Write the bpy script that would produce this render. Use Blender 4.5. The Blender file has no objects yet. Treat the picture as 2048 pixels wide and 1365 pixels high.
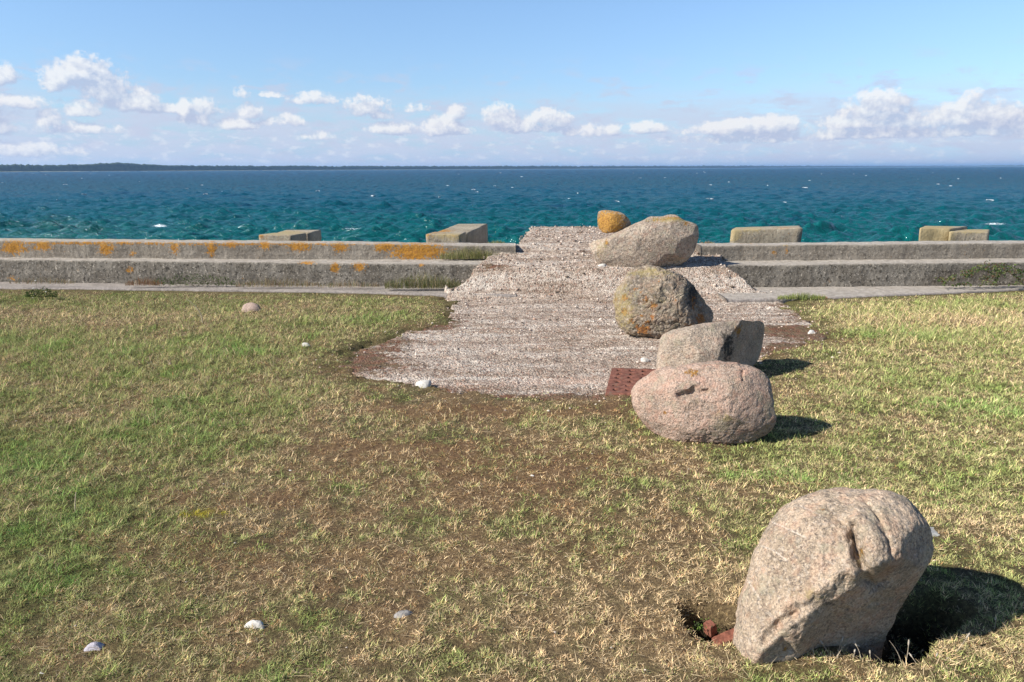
import bpy, math, random
import numpy as np
from mathutils import Vector
rng = np.random.default_rng(7)
random.seed(7)
R = math.radians
C = bpy.context.scene.collection
FPX = 1479.0; W0, H0 = 2048.0, 1365.0
CAM = np.array([0.0, 0.0, 1.7])
PITCH = math.atan((H0/2 - 338.0)/FPX); ROLL = R(-0.26)
SUN_EL = R(35.5); SUN_AZ_SHADOW = R(21)      # shadows run to +X, turned this far towards +Y
SEA = -1.8

# ------------------------------------------------------------------ camera, sky, sun
_f = np.array([0, math.cos(PITCH), -math.sin(PITCH)])
_r0 = np.array([1.0, 0, 0]); _u0 = np.array([0, math.sin(PITCH), math.cos(PITCH)])
_r = _r0*math.cos(ROLL) + _u0*math.sin(ROLL); _u = -_r0*math.sin(ROLL) + _u0*math.cos(ROLL)
cam = bpy.data.cameras.new("camera"); camo = bpy.data.objects.new("camera", cam); C.objects.link(camo)
cam.sensor_width = 36; cam.lens = FPX/W0*36; cam.clip_start = 0.05; cam.clip_end = 60000
from mathutils import Matrix
camo.matrix_world = Matrix(((_r[0], _u[0], -_f[0], 0), (_r[1], _u[1], -_f[1], 0), (_r[2], _u[2], -_f[2], CAM[2]), (0, 0, 0, 1)))
bpy.context.scene.camera = camo

def ray(px, py):
    px = np.asarray(px, float); py = np.asarray(py, float)
    d = _f + ((px - W0/2)/FPX)[..., None]*_r - ((py - H0/2)/FPX)[..., None]*_u
    return d/np.linalg.norm(d, axis=-1, keepdims=True)
def on_z(px, py, z=0.0):
    d = ray(px, py); t = (z - CAM[2])/d[..., 2]
    return CAM + d*t[..., None]
def on_y(px, py, Y):
    d = ray(px, py); t = (np.asarray(Y, float) - CAM[1])/d[..., 1]
    return CAM + d*t[..., None]
def project(P):
    q = P - CAM; z = q@_f
    return W0/2 + FPX*(q@_r)/z, H0/2 - FPX*(q@_u)/z

sc = bpy.context.scene
sc.view_settings.view_transform = 'Standard'; sc.view_settings.look = 'None'
sc.view_settings.exposure = 0.72; sc.view_settings.gamma = 1.0
sc.cycles.max_bounces = 5; sc.cycles.diffuse_bounces = 3; sc.cycles.glossy_bounces = 2; sc.cycles.transparent_max_bounces = 8
sunl = bpy.data.lights.new("sun", 'SUN'); sunl.energy = 5.0; sunl.angle = R(0.53); sunl.color = (1.0, 0.955, 0.89)
suno = bpy.data.objects.new("sun", sunl); C.objects.link(suno)
Ldir = Vector((-math.cos(SUN_EL)*math.cos(SUN_AZ_SHADOW), -math.cos(SUN_EL)*math.sin(SUN_AZ_SHADOW), math.sin(SUN_EL)))
suno.rotation_euler = Ldir.to_track_quat('Z', 'Y').to_euler()
suno.location = (-20, -10, 20)

# ------------------------------------------------------------------ node helper
ALB = 0.84
class NT:
    def __init__(s, tree): s.t = tree; s.n = tree.nodes; s.l = tree.links
    def node(s, typ, ins=None, **props):
        n = s.n.new(typ)
        for k, v in props.items(): setattr(n, k, v)
        for k, v in (ins or {}).items():
            sock = n.inputs[k]
            if isinstance(v, bpy.types.NodeSocket): s.l.new(v, sock)
            elif v is not None: sock.default_value = v
        return n
    def math(s, op, a, b=None, c=None, clamp=False):
        ins = {0: a}
        if b is not None: ins[1] = b
        if c is not None: ins[2] = c
        n = s.node('ShaderNodeMath', ins, operation=op, use_clamp=clamp); return n.outputs[0]
    def vmath(s, op, a, b=None, out=0, **kw):
        ins = {0: a}
        if b is not None: ins[1] = b
        return s.node('ShaderNodeVectorMath', ins, operation=op).outputs[out]
    def mix(s, f, a, b, blend='MIX'):
        n = s.node('ShaderNodeMix', None, data_type='RGBA', blend_type=blend, clamp_factor=True)
        for i, v in ((0, f), (6, a), (7, b)):
            if isinstance(v, bpy.types.NodeSocket): s.l.new(v, n.inputs[i])
            else: n.inputs[i].default_value = (*v, 1) if (i > 0 and len(v) == 3) else v
        return n.outputs[2]
    def step(s, x, lo, hi, a=0.0, b=1.0):
        n = s.node('ShaderNodeMapRange', {0: x, 1: lo, 2: hi, 3: a, 4: b}, interpolation_type='SMOOTHSTEP'); return n.outputs[0]
    def noise(s, vec, scale, detail=4, rough=0.55, dist=0.0, out=0):
        n = s.node('ShaderNodeTexNoise', {'Vector': vec, 'Scale': scale, 'Detail': detail, 'Roughness': rough, 'Distortion': dist}); return n.outputs[out]
    def attr(s, name, out='Fac'):
        return s.node('ShaderNodeAttribute', attribute_name=name).outputs[out]
def rgb(r, g, b):      # sRGB 0..255 -> linear
    return tuple(((c/255)/12.92 if c/255 <= .04045 else ((c/255+.055)/1.055)**2.4) for c in (r, g, b))

# ------------------------------------------------------------------ world
wd = bpy.data.worlds.new("World"); sc.world = wd; wd.use_nodes = True
t = NT(wd.node_tree); t.n.clear()
sky = t.node('ShaderNodeTexSky', sky_type='NISHITA', sun_disc=False, sun_elevation=SUN_EL,
             sun_rotation=math.atan2(Ldir.x, Ldir.y), altitude=0, air_density=1.0, dust_density=0.3, ozone_density=1.6)
gen = t.node('ShaderNodeTexCoord').outputs['Generated']
# cloud positions in degrees of azimuth / elevation
def azel(px, py):
    d = ray(px, py); return math.degrees(math.atan2(d[0], d[1])), math.degrees(math.asin(d[2]))
CL = [(170,140,42,30,1),(120,160,34,22,.8),(215,175,52,34,1),(265,203,46,22,1),(312,216,34,12,.9),(190,208,46,12,.6),
      (6,146,30,22,.9),(170,222,34,12,.8),(98,238,20,20,.8),(4,250,24,18,.8),(40,205,40,12,.5),(150,258,60,12,.7),(60,300,70,14,.6),
      (368,218,13,17,1),(415,216,38,18,.6),(400,236,40,14,.5),(460,248,44,13,.8),(500,220,26,20,.7),(560,242,40,13,.6),
      (630,197,44,14,.75),(735,213,50,22,.8),(760,228,30,12,.7),(540,190,22,6,.5),(485,190,14,14,.5),(636,272,24,10,.6),
      (795,258,56,15,.9),(880,252,38,24,1),(915,224,20,18,.9),(918,262,30,10,.7),(835,215,22,10,.4),
      (1003,232,34,26,1),(1050,250,70,20,1),(1100,238,44,22,1),(1175,262,44,14,.7),(1222,262,24,13,.8),(1295,256,42,14,.9),
      (1450,258,90,15,.85),(1470,248,34,13,1),(1545,250,55,20,.95),(1500,275,140,12,.6),
      (1755,212,54,28,1),(1720,242,60,18,.8),(1840,240,70,24,.95),(1935,228,56,26,.95),(1943,195,16,14,.7),(2030,235,50,28,1),
      (1860,262,180,14,.8),(1700,268,90,12,.7),(2100,250,60,30,1),(-60,220,60,30,.9),(2200,230,90,34,.9),(-180,180,80,40,.8)]
g = bpy.data.node_groups.new("cloud_field", 'ShaderNodeTree')
g.interface.new_socket("p", in_out='INPUT', socket_type='NodeSocketVector')
g.interface.new_socket("d", in_out='OUTPUT', socket_type='NodeSocketFloat')
gt = NT(g); gi = g.nodes.new('NodeGroupInput'); go = g.nodes.new('NodeGroupOutput')
acc = None
for (cx, cy, rx, ry, k) in CL:
    a, e = azel(cx, cy); dg = 57.3/FPX*1.1
    q = gt.node('ShaderNodeVectorMath', {0: gi.outputs[0], 1: (1/(rx*dg), 1.4/(ry*dg), 0), 2: (-a/(rx*dg), -1.4*(e-.25*ry*dg)/(ry*dg), 0)}, operation='MULTIPLY_ADD').outputs[0]
    q = gt.node('ShaderNodeVectorMath', {0: gt.vmath('ABSOLUTE', q), 1: (0, -.36, 0), 2: q}, operation='MULTIPLY_ADD').outputs[0]
    dd = gt.vmath('DOT_PRODUCT', q, q, out=1)
    v = gt.math('MULTIPLY_ADD', dd, -k, k)
    acc = v if acc is None else gt.node('ShaderNodeMath', {0: acc, 1: v, 2: 0.25}, operation='SMOOTH_MAX').outputs[0]
acc = gt.math('MAXIMUM', acc, -1.2)
n1 = gt.noise(gi.outputs[0], 0.55, 5, .6); n2 = gt.noise(gi.outputs[0], 2.0, 6, .66)
s_ = gt.math('MULTIPLY_ADD', gt.math('SUBTRACT', n1, .47), 2.9, acc)
s_ = gt.math('MULTIPLY_ADD', gt.math('SUBTRACT', n2, .5), 1.7, s_)
g.links.new(s_, go.inputs[0])
sep = t.node('ShaderNodeSeparateXYZ', {0: gen})
az = t.math('MULTIPLY', t.math('ARCTAN2', sep.outputs[0], sep.outputs[1]), 57.2958)
el = t.math('MULTIPLY', t.math('ARCSINE', sep.outputs[2]), 57.2958)
p = t.node('ShaderNodeCombineXYZ', {0: az, 1: el}).outputs[0]
def field(off):
    v = t.vmath('ADD', p, off); n = t.node('ShaderNodeGroup'); n.node_tree = g; t.l.new(v, n.inputs[0]); return n.outputs[0]
d0 = field((0, 0, 0)); d1 = field((-0.4, 0.55, 0))
alpha = t.step(d0, -.08, .62)
lit = t.math('MULTIPLY_ADD', t.math('SUBTRACT', d0, d1), 0.80, 0.30, clamp=True)
K = 7.6
ccol = t.mix(lit, tuple(c*K for c in (.50, .56, .74)), tuple(c*K for c in (.98, .96, .95)))
skyc = t.mix(1.0, sky.outputs[0], (1.0, 1.0, 1.0), 'MULTIPLY')
# thin low cloud streaks above the horizon
ps = t.vmath('MULTIPLY', p, (0.16, 0.75, 1)); lown = t.noise(ps, 1.6, 6, .62)
lowm = t.math('MULTIPLY', t.step(lown, .34, .58), t.math('MULTIPLY', t.step(el, 6.4, 2.6), .85))
tint = t.mix(t.step(el, 14, 0), (1.02, 1.17, 1.36), (.78, .92, 1.18))
skyc = t.mix(1.0, skyc, tint, 'MULTIPLY'); skyc = t.mix(t.step(el, 17, 38), skyc, t.mix(1.0, skyc, (.50, .54, .60), 'MULTIPLY'))
base = t.mix(t.math('MULTIPLY', t.step(el, 5.5, 0.0), .75), skyc, tuple(c*K for c in (.46, .63, .90)))
base = t.mix(lowm, base, tuple(c*K for c in (.62, .68, .84)))
puff = t.noise(t.vmath('MULTIPLY', p, (0.8, 1.6, 1)), 1.3, 5, .6)
pm = t.math('MULTIPLY', t.math('MULTIPLY', t.step(puff, .52, .66), t.step(el, 3.4, 2.0)), .55)
base = t.mix(pm, base, tuple(c*K for c in (.84, .87, .93)))
wis = t.noise(t.vmath('ADD', t.vmath('MULTIPLY', p, (.34, 1.0, 1)), (7, 3, 1)), 1.0, 7, .62); wm = t.math('MULTIPLY', t.math('MULTIPLY', t.step(wis, .50, .66), t.step(el, 8.5, 5.0)), .62)
base = t.mix(wm, base, tuple(c*K for c in (.60, .64, .80)))
fin = t.mix(t.math('MULTIPLY', alpha, .80), base, ccol)
bg = t.node('ShaderNodeBackground', {'Color': fin, 'Strength': 0.080})
t.node('ShaderNodeOutputWorld', {'Surface': bg.outputs[0]})

# ------------------------------------------------------------------ numpy noise
_perm = rng.permutation(256).astype(np.int64); _perm = np.concatenate([_perm, _perm, _perm])
_gr = rng.normal(size=(256, 3)); _gr /= np.linalg.norm(_gr, axis=1)[:, None]
def pn(x, y, z=0.0):
    x, y, z = np.broadcast_arrays(np.asarray(x, float), y, z)
    xi = np.floor(x).astype(np.int64); yi = np.floor(y).astype(np.int64); zi = np.floor(z).astype(np.int64)
    fx, fy, fz = x - xi, y - yi, z - zi
    xi &= 255; yi &= 255; zi &= 255
    u, v, w = [q*q*q*(q*(q*6-15)+10) for q in (fx, fy, fz)]
    def gd(i, j, k):
        h = _perm[_perm[_perm[xi+i] + yi+j] + zi+k]; q = _gr[h]
        return q[..., 0]*(fx-i) + q[..., 1]*(fy-j) + q[..., 2]*(fz-k)
    a = gd(0,0,0)*(1-u) + gd(1,0,0)*u; b = gd(0,1,0)*(1-u) + gd(1,1,0)*u
    c = gd(0,0,1)*(1-u) + gd(1,0,1)*u; d = gd(0,1,1)*(1-u) + gd(1,1,1)*u
    return ((a*(1-v)+b*v)*(1-w) + (c*(1-v)+d*v)*w)*1.6
def fbm(x, y, z=0.0, o=4, g=.5):
    s = 0; a = 1; f = 1
    for i in range(o):
        s = s + a*pn(x*f + 17.3*i, y*f + 5.1*i, np.asarray(z)*f + 3.7*i); a *= g; f *= 2.03
    return s
def sstep(a, b, x):
    q = np.clip((x-a)/(b-a), 0, 1); return q*q*(3-2*q)
def sdpoly(px, py, poly):
    """signed distance, negative inside"""
    d = np.full(px.shape, 1e9); ins = np.zeros(px.shape, bool); n = len(poly)
    for i in range(n):
        ax, ay = poly[i]; bx, by = poly[(i+1) % n]; ex, ey = bx-ax, by-ay; wx, wy = px-ax, py-ay
        q = np.clip((wx*ex + wy*ey)/(ex*ex+ey*ey+1e-12), 0, 1)
        d = np.minimum(d, (wx-ex*q)**2 + (wy-ey*q)**2)
        cnd = (ay > py) != (by > py)
        with np.errstate(divide='ignore', invalid='ignore'):
            ins ^= cnd & (px < ex*(py-ay)/(by-ay if by != ay else 1e-12) + ax)
    return np.where(ins, -1, 1)*np.sqrt(d)

# ------------------------------------------------------------------ mesh helpers
def tag(o, label=None, cat=None, group=None, kind=None):
    for k, v in (('label', label), ('category', cat), ('group', group), ('kind', kind)):
        if v: o[k] = v
    return o
def meshobj(name, V, F, mat, parent=None, smooth=True, attrs=None, col=None):
    """V (n,3); F list of (m,k) int arrays"""
    me = bpy.data.meshes.new(name); V = np.ascontiguousarray(V, np.float32)
    F = [np.asarray(f, np.int32) for f in F if len(f)]
    me.vertices.add(len(V)); me.vertices.foreach_set('co', V.ravel())
    loops = np.concatenate([f.ravel() for f in F]); tot = np.concatenate([np.full(len(f), f.shape[1], np.int32) for f in F])
    start = np.concatenate([[0], np.cumsum(tot)[:-1]]).astype(np.int32)
    me.loops.add(len(loops)); me.loops.foreach_set('vertex_index', loops)
    me.polygons.add(len(tot)); me.polygons.foreach_set('loop_start', start); me.polygons.foreach_set('loop_total', tot)
    if smooth: me.polygons.foreach_set('use_smooth', np.ones(len(tot), bool))
    me.update(calc_edges=True)
    for k, v in (attrs or {}).items():
        at = me.attributes.new(k, 'FLOAT', 'POINT'); at.data.foreach_set('value', np.ascontiguousarray(v, np.float32).ravel())
    if col is not None:
        at = me.attributes.new('Col', 'FLOAT_COLOR', 'POINT')
        at.data.foreach_set('color', np.concatenate([col, np.ones((len(V), 1))], 1).astype(np.float32).ravel())
    if mat: me.materials.append(mat)
    o = bpy.data.objects.new(name, me); C.objects.link(o)
    if parent is not None: o.parent = parent
    return o
def gridfaces(nr, nc, mask=None, wrap=False):
    i, j = np.meshgrid(np.arange(nr-1), np.arange(nc if wrap else nc-1), indexing='ij')
    j2 = (j+1) % nc
    F = np.stack([i*nc+j, i*nc+j2, (i+1)*nc+j2, (i+1)*nc+j], -1).reshape(-1, 4)
    if mask is not None: F = F[mask.ravel()[F].all(1)]
    return F
def compact(V, F, attrs=None, col=None):
    used = np.zeros(len(V), bool); used[F.ravel()] = True; idx = np.cumsum(used)-1
    return V[used], idx[F], {k: v.ravel()[used] for k, v in (attrs or {}).items()}, (None if col is None else col[used])
def empty(name, loc=(0, 0, 0)):
    o = bpy.data.objects.new(name, None); C.objects.link(o); o.location = loc; o.empty_display_size = .1; return o

# ------------------------------------------------------------------ materials
def newmat(name):
    m = bpy.data.materials.new(name); m.use_nodes = True; t = NT(m.node_tree); t.n.clear(); return m, t
def finish(t, col, rough=.9, bump=None, spec=.3, **kw):
    if isinstance(col, bpy.types.NodeSocket): col = t.mix(1.0, col, (ALB, ALB*.985, ALB*.95), 'MULTIPLY')
    ins = {'Base Color': col if isinstance(col, bpy.types.NodeSocket) else (*col, 1), 'Roughness': rough, 'Specular IOR Level': spec}
    if bump is not None: ins['Normal'] = bump
    ins.update(kw)
    b = t.node('ShaderNodeBsdfPrincipled', ins); t.node('ShaderNodeOutputMaterial', {'Surface': b.outputs[0]}); return b
def bumpn(t, h, dist, strength=1.0, normal=None):
    ins = {'Height': h, 'Distance': dist, 'Strength': strength}
    if normal is not None: ins['Normal'] = normal
    return t.node('ShaderNodeBump', ins).outputs[0]
def objco(t): return t.node('ShaderNodeTexCoord').outputs['Object']

def granite(name, c1, c2, dark=(.10,.085,.075), lichen=(.46,.24,.03), lich2=(.34,.27,.10), grain=110, lich_noise=1.0, stain=.0):
    m, t = newmat(name); co = objco(t)
    big = t.noise(co, 5, 4, .6)
    c = t.mix(t.step(big, .35, .65), tuple(x*1.12 for x in c1), tuple(x*.8 for x in c2))
    vo = t.node('ShaderNodeTexVoronoi', {'Vector': co, 'Scale': grain*.75, 'Randomness': 1.0}, feature='F1'); vs = t.node('ShaderNodeSeparateColor', {0: vo.outputs['Color']})
    c = t.mix(t.math('MULTIPLY', t.step(vs.outputs[0], .7, .8), .36), c, (.62, .54, .46)); c = t.mix(t.math('MULTIPLY', t.step(vs.outputs[1], .76, .84), .42), c, dark)
    vn = t.attr('vein'); c = t.mix(t.step(t.math('ADD', vn, t.math('MULTIPLY', t.math('SUBTRACT', t.noise(co, 30, 4, .7), .5), .9)), .35, .8), c, (.66, .56, .46))
    sp = t.noise(co, grain, 2, .6); c = t.mix(t.math('MULTIPLY', t.step(sp, .5, .7), .7), c, tuple(min(1, x*1.5) for x in c1))
    sp2 = t.noise(t.vmath('ADD', co, (9, 3, 4)), grain*.8, 2, .7); c = t.mix(t.math('MULTIPLY', t.step(sp2, .50, .68), .62), c, dark)
    md = t.noise(co, 26, 4, .7); c = t.mix(t.math('MULTIPLY', t.step(md, .52, .74), .45), c, dark)
    pk = t.noise(t.vmath('ADD', co, (3, 9, 1)), 14, 4, .65); c = t.mix(t.math('MULTIPLY', t.step(pk, .48, .66), .28), c, (c1[0]*1.15, c1[1]*.78, c1[2]*.68))
    gy = t.noise(t.vmath('ADD', co, (1, 2, 8)), 8, 5, .7); c = t.mix(t.math('MULTIPLY', t.step(gy, .52, .64), .4), c, (.36, .34, .24))
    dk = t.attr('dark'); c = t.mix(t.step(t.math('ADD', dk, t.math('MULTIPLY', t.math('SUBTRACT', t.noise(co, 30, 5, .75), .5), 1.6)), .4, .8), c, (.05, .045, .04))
    li = t.attr('lich'); ln = t.noise(co, 34, 5, .7)
    lm = t.step(t.math('ADD', li, t.math('MULTIPLY', t.math('SUBTRACT', ln, .5), 2.6*lich_noise)), .45, .75)
    lc = t.mix(t.step(t.noise(co, 60, 3, .6), .35, .65), lichen, (lichen[0]*.55, lichen[1]*.45, .025))
    c = t.mix(t.math('MULTIPLY', lm, .88), c, lc)
    l2 = t.attr('lich2'); lm2 = t.step(t.math('ADD', l2, t.math('MULTIPLY', t.math('SUBTRACT', t.noise(co, 20, 6, .8), .5), 2.6)), .35, .85)
    c = t.mix(t.math('MULTIPLY', lm2, .6), c, lich2)
    h = t.math('ADD', t.math('MULTIPLY', t.noise(co, grain*.7, 3, .6), .45), t.math('MULTIPLY', t.noise(co, 24, 6, .72), 1.3))
    h = t.math('ADD', h, t.math('MULTIPLY', lm, .15))
    finish(t, c, .85, bumpn(t, h, .018, 1.0), .25)
    return m

# terrain-wide colour comes from ground cover and pit depth in Col
def m_ground():
    m, t = newmat("ground_cover"); co = objco(t); col = t.attr('Col', 'Color')
    n = t.noise(co, 60, 5, .7); n2 = t.noise(co, 240, 3, .6)
    c = t.mix(t.step(n, .35, .7), t.mix(1, col, (.55, .5, .5), 'MULTIPLY'), t.mix(1, col, (1.5, 1.45, 1.3), 'MULTIPLY'))
    c = t.mix(t.math('MULTIPLY', t.step(n2, .55, .72), .5), c, (.26, .21, .13))
    h = t.math('ADD', n, t.math('MULTIPLY', n2, .4))
    finish(t, c, .95, bumpn(t, h, .02, .9), .1); return m
def m_slab():
    m, t = newmat("worn_concrete"); co = objco(t)
    n = t.noise(co, 3, 5, .65); n5 = t.noise(t.vmath('MULTIPLY', co, (.3, 1.9, 1)), 2.2, 7, .75); c = t.mix(t.step(n, .35, .65), (.35, .28, .225), (.54, .465, .40)); c = t.mix(t.math('MULTIPLY', t.step(n5, .48, .58), .85), c, (.64, .59, .53)); c = t.mix(t.math('MULTIPLY', t.step(n5, .50, .36), .75), c, (.19, .135, .095))
    v = t.node('ShaderNodeTexVoronoi', {'Vector': co, 'Scale': 60.0, 'Randomness': 1.0}, feature='F1')
    vc = t.node('ShaderNodeSeparateColor', {0: v.outputs['Color']})
    c = t.mix(t.math('MULTIPLY', t.step(vc.outputs[0], .72, .8), .65), c, (.56, .49, .43))
    c = t.mix(t.math('MULTIPLY', t.step(vc.outputs[1], .72, .8), .7), c, (.11, .08, .06))
    c = t.mix(t.math('MULTIPLY', t.step(vc.outputs[2], .84, .9), .6), c, (.36, .2, .15))
    sp = t.noise(co, 70, 4, .7); c = t.mix(t.math('MULTIPLY', t.step(sp, .5, .7), .75), c, (.08, .065, .055))
    mo = t.attr('moss'); mn = t.noise(co, 16, 6, .75)
    mm = t.step(t.math('ADD', mo, t.math('MULTIPLY', t.math('SUBTRACT', mn, .5), 3.0)), .4, .85)
    mc = t.mix(t.step(t.noise(co, 9, 3), .4, .6), (.15, .065, .035), (.12, .085, .045))
    c = t.mix(t.math('MULTIPLY', mm, .9), c, mc)
    pk = t.attr('pink'); c = t.mix(t.math('MULTIPLY', pk, t.step(t.noise(co, 20, 5, .7), .35, .6)), c, (.46, .31, .24))
    c = t.mix(1.0, c, (1.08, 1.04, .99), 'MULTIPLY'); h = t.math('ADD', t.math('MULTIPLY', t.math('SUBTRACT', 1.0, v.outputs['Distance']), .5), t.math('MULTIPLY', t.noise(co, 22, 5, .7), 1.0))
    finish(t, c, .92, bumpn(t, h, .022, 1.0), .2); return m
def m_wall(name, c1, c2, rough_mottle=.5, warm=0.0):
    m, t = newmat(name); co = objco(t)
    st = t.vmath('MULTIPLY', co, (1, 1, .35))
    c = t.mix(t.step(t.noise(co, 2.2, 5, .65), .35, .65), c1, c2)
    streak = t.noise(t.vmath('MULTIPLY', co, (5, 5, .8)), 3, 4, .6); c = t.mix(t.math('MULTIPLY', t.step(streak, .45, .7), .35), c, tuple(x*.5 for x in c1))
    mo = t.noise(co, 22, 5, .75); c = t.mix(t.math('MULTIPLY', t.step(mo, .5, .62), rough_mottle), c, tuple(x*.28 for x in c1))
    mo2 = t.noise(t.vmath('ADD', co, (4, 4, 4)), 38, 4, .7); c = t.mix(t.math('MULTIPLY', t.step(mo2, .56, .66), rough_mottle), c, tuple(min(.75, x*2.0) for x in c2))
    dk = t.attr('dark'); c = t.mix(t.math('MULTIPLY', dk, .8), c, (.085, .075, .06))
    li = t.attr('lich'); ln = t.noise(co, 26, 5, .75)
    lm = t.step(t.math('ADD', li, t.math('MULTIPLY', t.math('SUBTRACT', ln, .5), 3.0)), .42, .7)
    lc = t.mix(t.step(t.noise(co, 40, 3, .6), .35, .65), (.52, .24, .02), (.32, .14, .02)); wn = t.attr('level_pale'); c = t.mix(t.math('MULTIPLY', wn, .85), c, t.mix(t.step(t.noise(co, 14, 5, .7), .35, .65), (.36, .32, .27), (.54, .49, .43))); c = t.mix(t.math('MULTIPLY', lm, .9), c, lc)
    l2 = t.attr('lich2'); lm2 = t.step(t.math('ADD', l2, t.math('MULTIPLY', t.math('SUBTRACT', ln, .5), 1.6)), .4, .7)
    c = t.mix(t.math('MULTIPLY', lm2, .7), c, (.42, .33, .16))
    h = t.math('ADD', mo, t.math('MULTIPLY', t.noise(st, 9, 4, .6), .8))
    finish(t, c, .9, bumpn(t, h, .02, .8), .2); return m
def m_leaf(name, mul=(1, 1, 1), trans=.25):
    m, t = newmat(name); col = t.mix(1, t.attr('Col', 'Color'), tuple(q*ALB*1.5 for q in mul), 'MULTIPLY')
    d = t.node('ShaderNodeBsdfDiffuse', {'Color': col, 'Roughness': .8}); tr = t.node('ShaderNodeBsdfTranslucent', {'Color': col})
    mx = t.node('ShaderNodeMixShader', {0: trans, 1: d.outputs[0], 2: tr.outputs[0]})
    t.node('ShaderNodeOutputMaterial', {'Surface': mx.outputs[0]}); return m
def m_simple(name, c, rough=.9, sc_=40, var=.4, spec=.2, dark=None):
    m, t = newmat(name); co = objco(t); n = t.noise(co, sc_, 4, .65)
    cc = t.mix(t.step(n, .3, .7), tuple(x*(1-var) for x in c), tuple(min(1, x*(1+var*.4)) for x in c))
    if dark: cc = t.mix(t.step(t.noise(co, sc_*.5, 4, .7), .55, .7), cc, dark)
    finish(t, cc, rough, bumpn(t, n, .006, .8), spec); return m
MG = m_ground(); MS = m_slab(); MB = m_leaf("grass_blades")
MWU = m_wall("upper_concrete", (.22, .19, .155), (.30, .265, .22), .5)
MWL = m_wall("lower_concrete", (.16, .14, .115), (.25, .225, .19), .9)
MWF = m_wall("footing_concrete", (.25, .22, .20), (.34, .30, .275), .35)

# ------------------------------------------------------------------ ground zones
def gp(px, py): return on_z(px, py, 0.0)[:2]
SLAB = [gp(*q) for q in [(893,592),(905,612),(900,645),(815,662),(775,685),(700,703),(680,735),(755,765),(850,788),(1000,797),(1180,797),(1292,798),
                         (1330,770),(1480,745),(1545,715),(1600,692),(1655,676),(1620,645),(1575,612),(1540,594)]]
SLAB = [(float(a), float(b)) for a, b in SLAB]
# blobs: px, py, radius x (m), radius y (m), strength
GREEN = [(40,1000,.5,.3,.4),(200,760,.9,.2,.4),(30,950,.6,.3,.5),(300,830,.5,.2,.4),(60,800,.6,.2,.3),(520,800,.7,.35,.7),(350,880,.6,.3,.6),(100,700,1.6,.35,.6),(480,712,.9,.25,.7),(60,1080,.55,.25,1.0),(170,1000,.4,.3,.5),(60,1180,.35,.15,.8),
         (720,640,.8,.35,.8),(590,680,.7,.2,.3),(1540,955,.35,.17,1.1),(1440,955,.2,.1,.5),(1850,770,1.0,.5,.55),(2010,830,.5,.3,1.0),(1590,830,.35,.15,.5),(1850,680,2,.3,.35),
         (1750,920,.6,.2,.35),(600,1358,.2,.05,.7),(1010,1340,.12,.04,.6),(860,840,.3,.12,.4),(1080,850,.3,.1,.35),(700,770,.3,.2,.3),
         (1570,600,.4,.2,.9),(1640,650,.5,.3,.4),(100,600,1.4,.2,.5),(250,860,.5,.2,.4),(1260,850,.1,.12,.5),(1080,1020,.3,.1,.3),(1900,990,.3,.15,.4),(1700,960,.3,.1,.4),(860,1010,.2,.1,.2),(230,900,.5,.3,.3)]
DRY = [(1400,1210,.22,.14,.8),(1000,1150,.7,.3,.3),(1150,1250,.6,.2,.35),(150,640,1.8,.45,.8),(500,640,1.2,.3,.35),(1380,1150,.35,.18,.9),(1320,1060,.3,.14,.4),(1500,1345,.6,.08,.8),(1960,1300,.25,.14,.8),(1980,1040,.3,.12,.8),(1750,640,1.6,.4,.6),
       (1990,650,1.3,.3,.5),(1600,750,.8,.2,.2),(1900,1000,.6,.15,.3),(1150,1200,.4,.15,.3),(450,1200,.3,.1,.25),(1650,790,.4,.12,.3),(1440,1000,.25,.1,.3),(1330,1230,.15,.1,.7),(1250,1320,.3,.08,.5)]
MOSS = [(950,832,.55,.16,1.0),(1120,830,.5,.13,.9),(880,830,.3,.12,.5),(750,745,.45,.35,.8),(640,720,.3,.2,.4),(860,655,.5,.2,.6),(1570,660,.45,.3,1.3),(1500,597,.3,.1,1.0),(1640,690,.6,.15,.8),
        (1540,700,.3,.2,.8),(950,960,.9,.3,.7),(1100,1050,.6,.25,.5),(700,900,.5,.2,.5),(560,690,.5,.1,.7),(300,1000,.4,.15,.7),(330,1100,.4,.2,.6),(500,1010,.35,.1,.6),(850,1180,.4,.2,.5),
        (1200,930,.6,.2,.5),(1300,850,.3,.15,.5),(150,1300,.3,.08,.6),(420,1140,.3,.12,.4),(1000,930,.8,.2,.4),(640,1100,.4,.2,.35),(1250,1130,.4,.15,.5),(1720,790,.4,.08,.4),(1850,650,.4,.1,.3)]
def blob(L, x, y):
    s = np.zeros(np.shape(x))
    for (px, py, rx, ry, k) in L:
        c = gp(px, py); s = s + k*np.exp(-(((x-c[0])/rx)**2 + ((y-c[1])/ry)**2)*1.2)
    return s
BROWN_C = gp(900, 1020)
def zones(x, y):
    a = fbm(x*1.3, y*1.3, 0, 4); b = fbm(x*1.7+40, y*1.7, 2, 4); c = fbm(x*2.3+80, y*2.3, 4, 4); fine = fbm(x*9, y*9, 1, 3)
    wx, wy = x + a*.12, y + b*.12
    path = np.exp(-(((wx - (0.02*wy-.05))/(.30*np.clip(wy, 1, 6)+.35))**2)**1.5) * sstep(7.2, 5.2, wy) * (.65 + .6*c)   # trodden middle
    G = .58 + .55*a + .5*fine - .62*path + blob(GREEN, wx, wy)*1.0
    D = .34 + .45*b + .3*c + blob(DRY, wx, wy) + .16*path
    M = -.12 + .5*c - .3*fine + .40*path + blob(MOSS, wx, wy)
    return np.clip(G, .03, 2), np.clip(D, .03, 2), np.clip(M, 0, 2)
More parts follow.
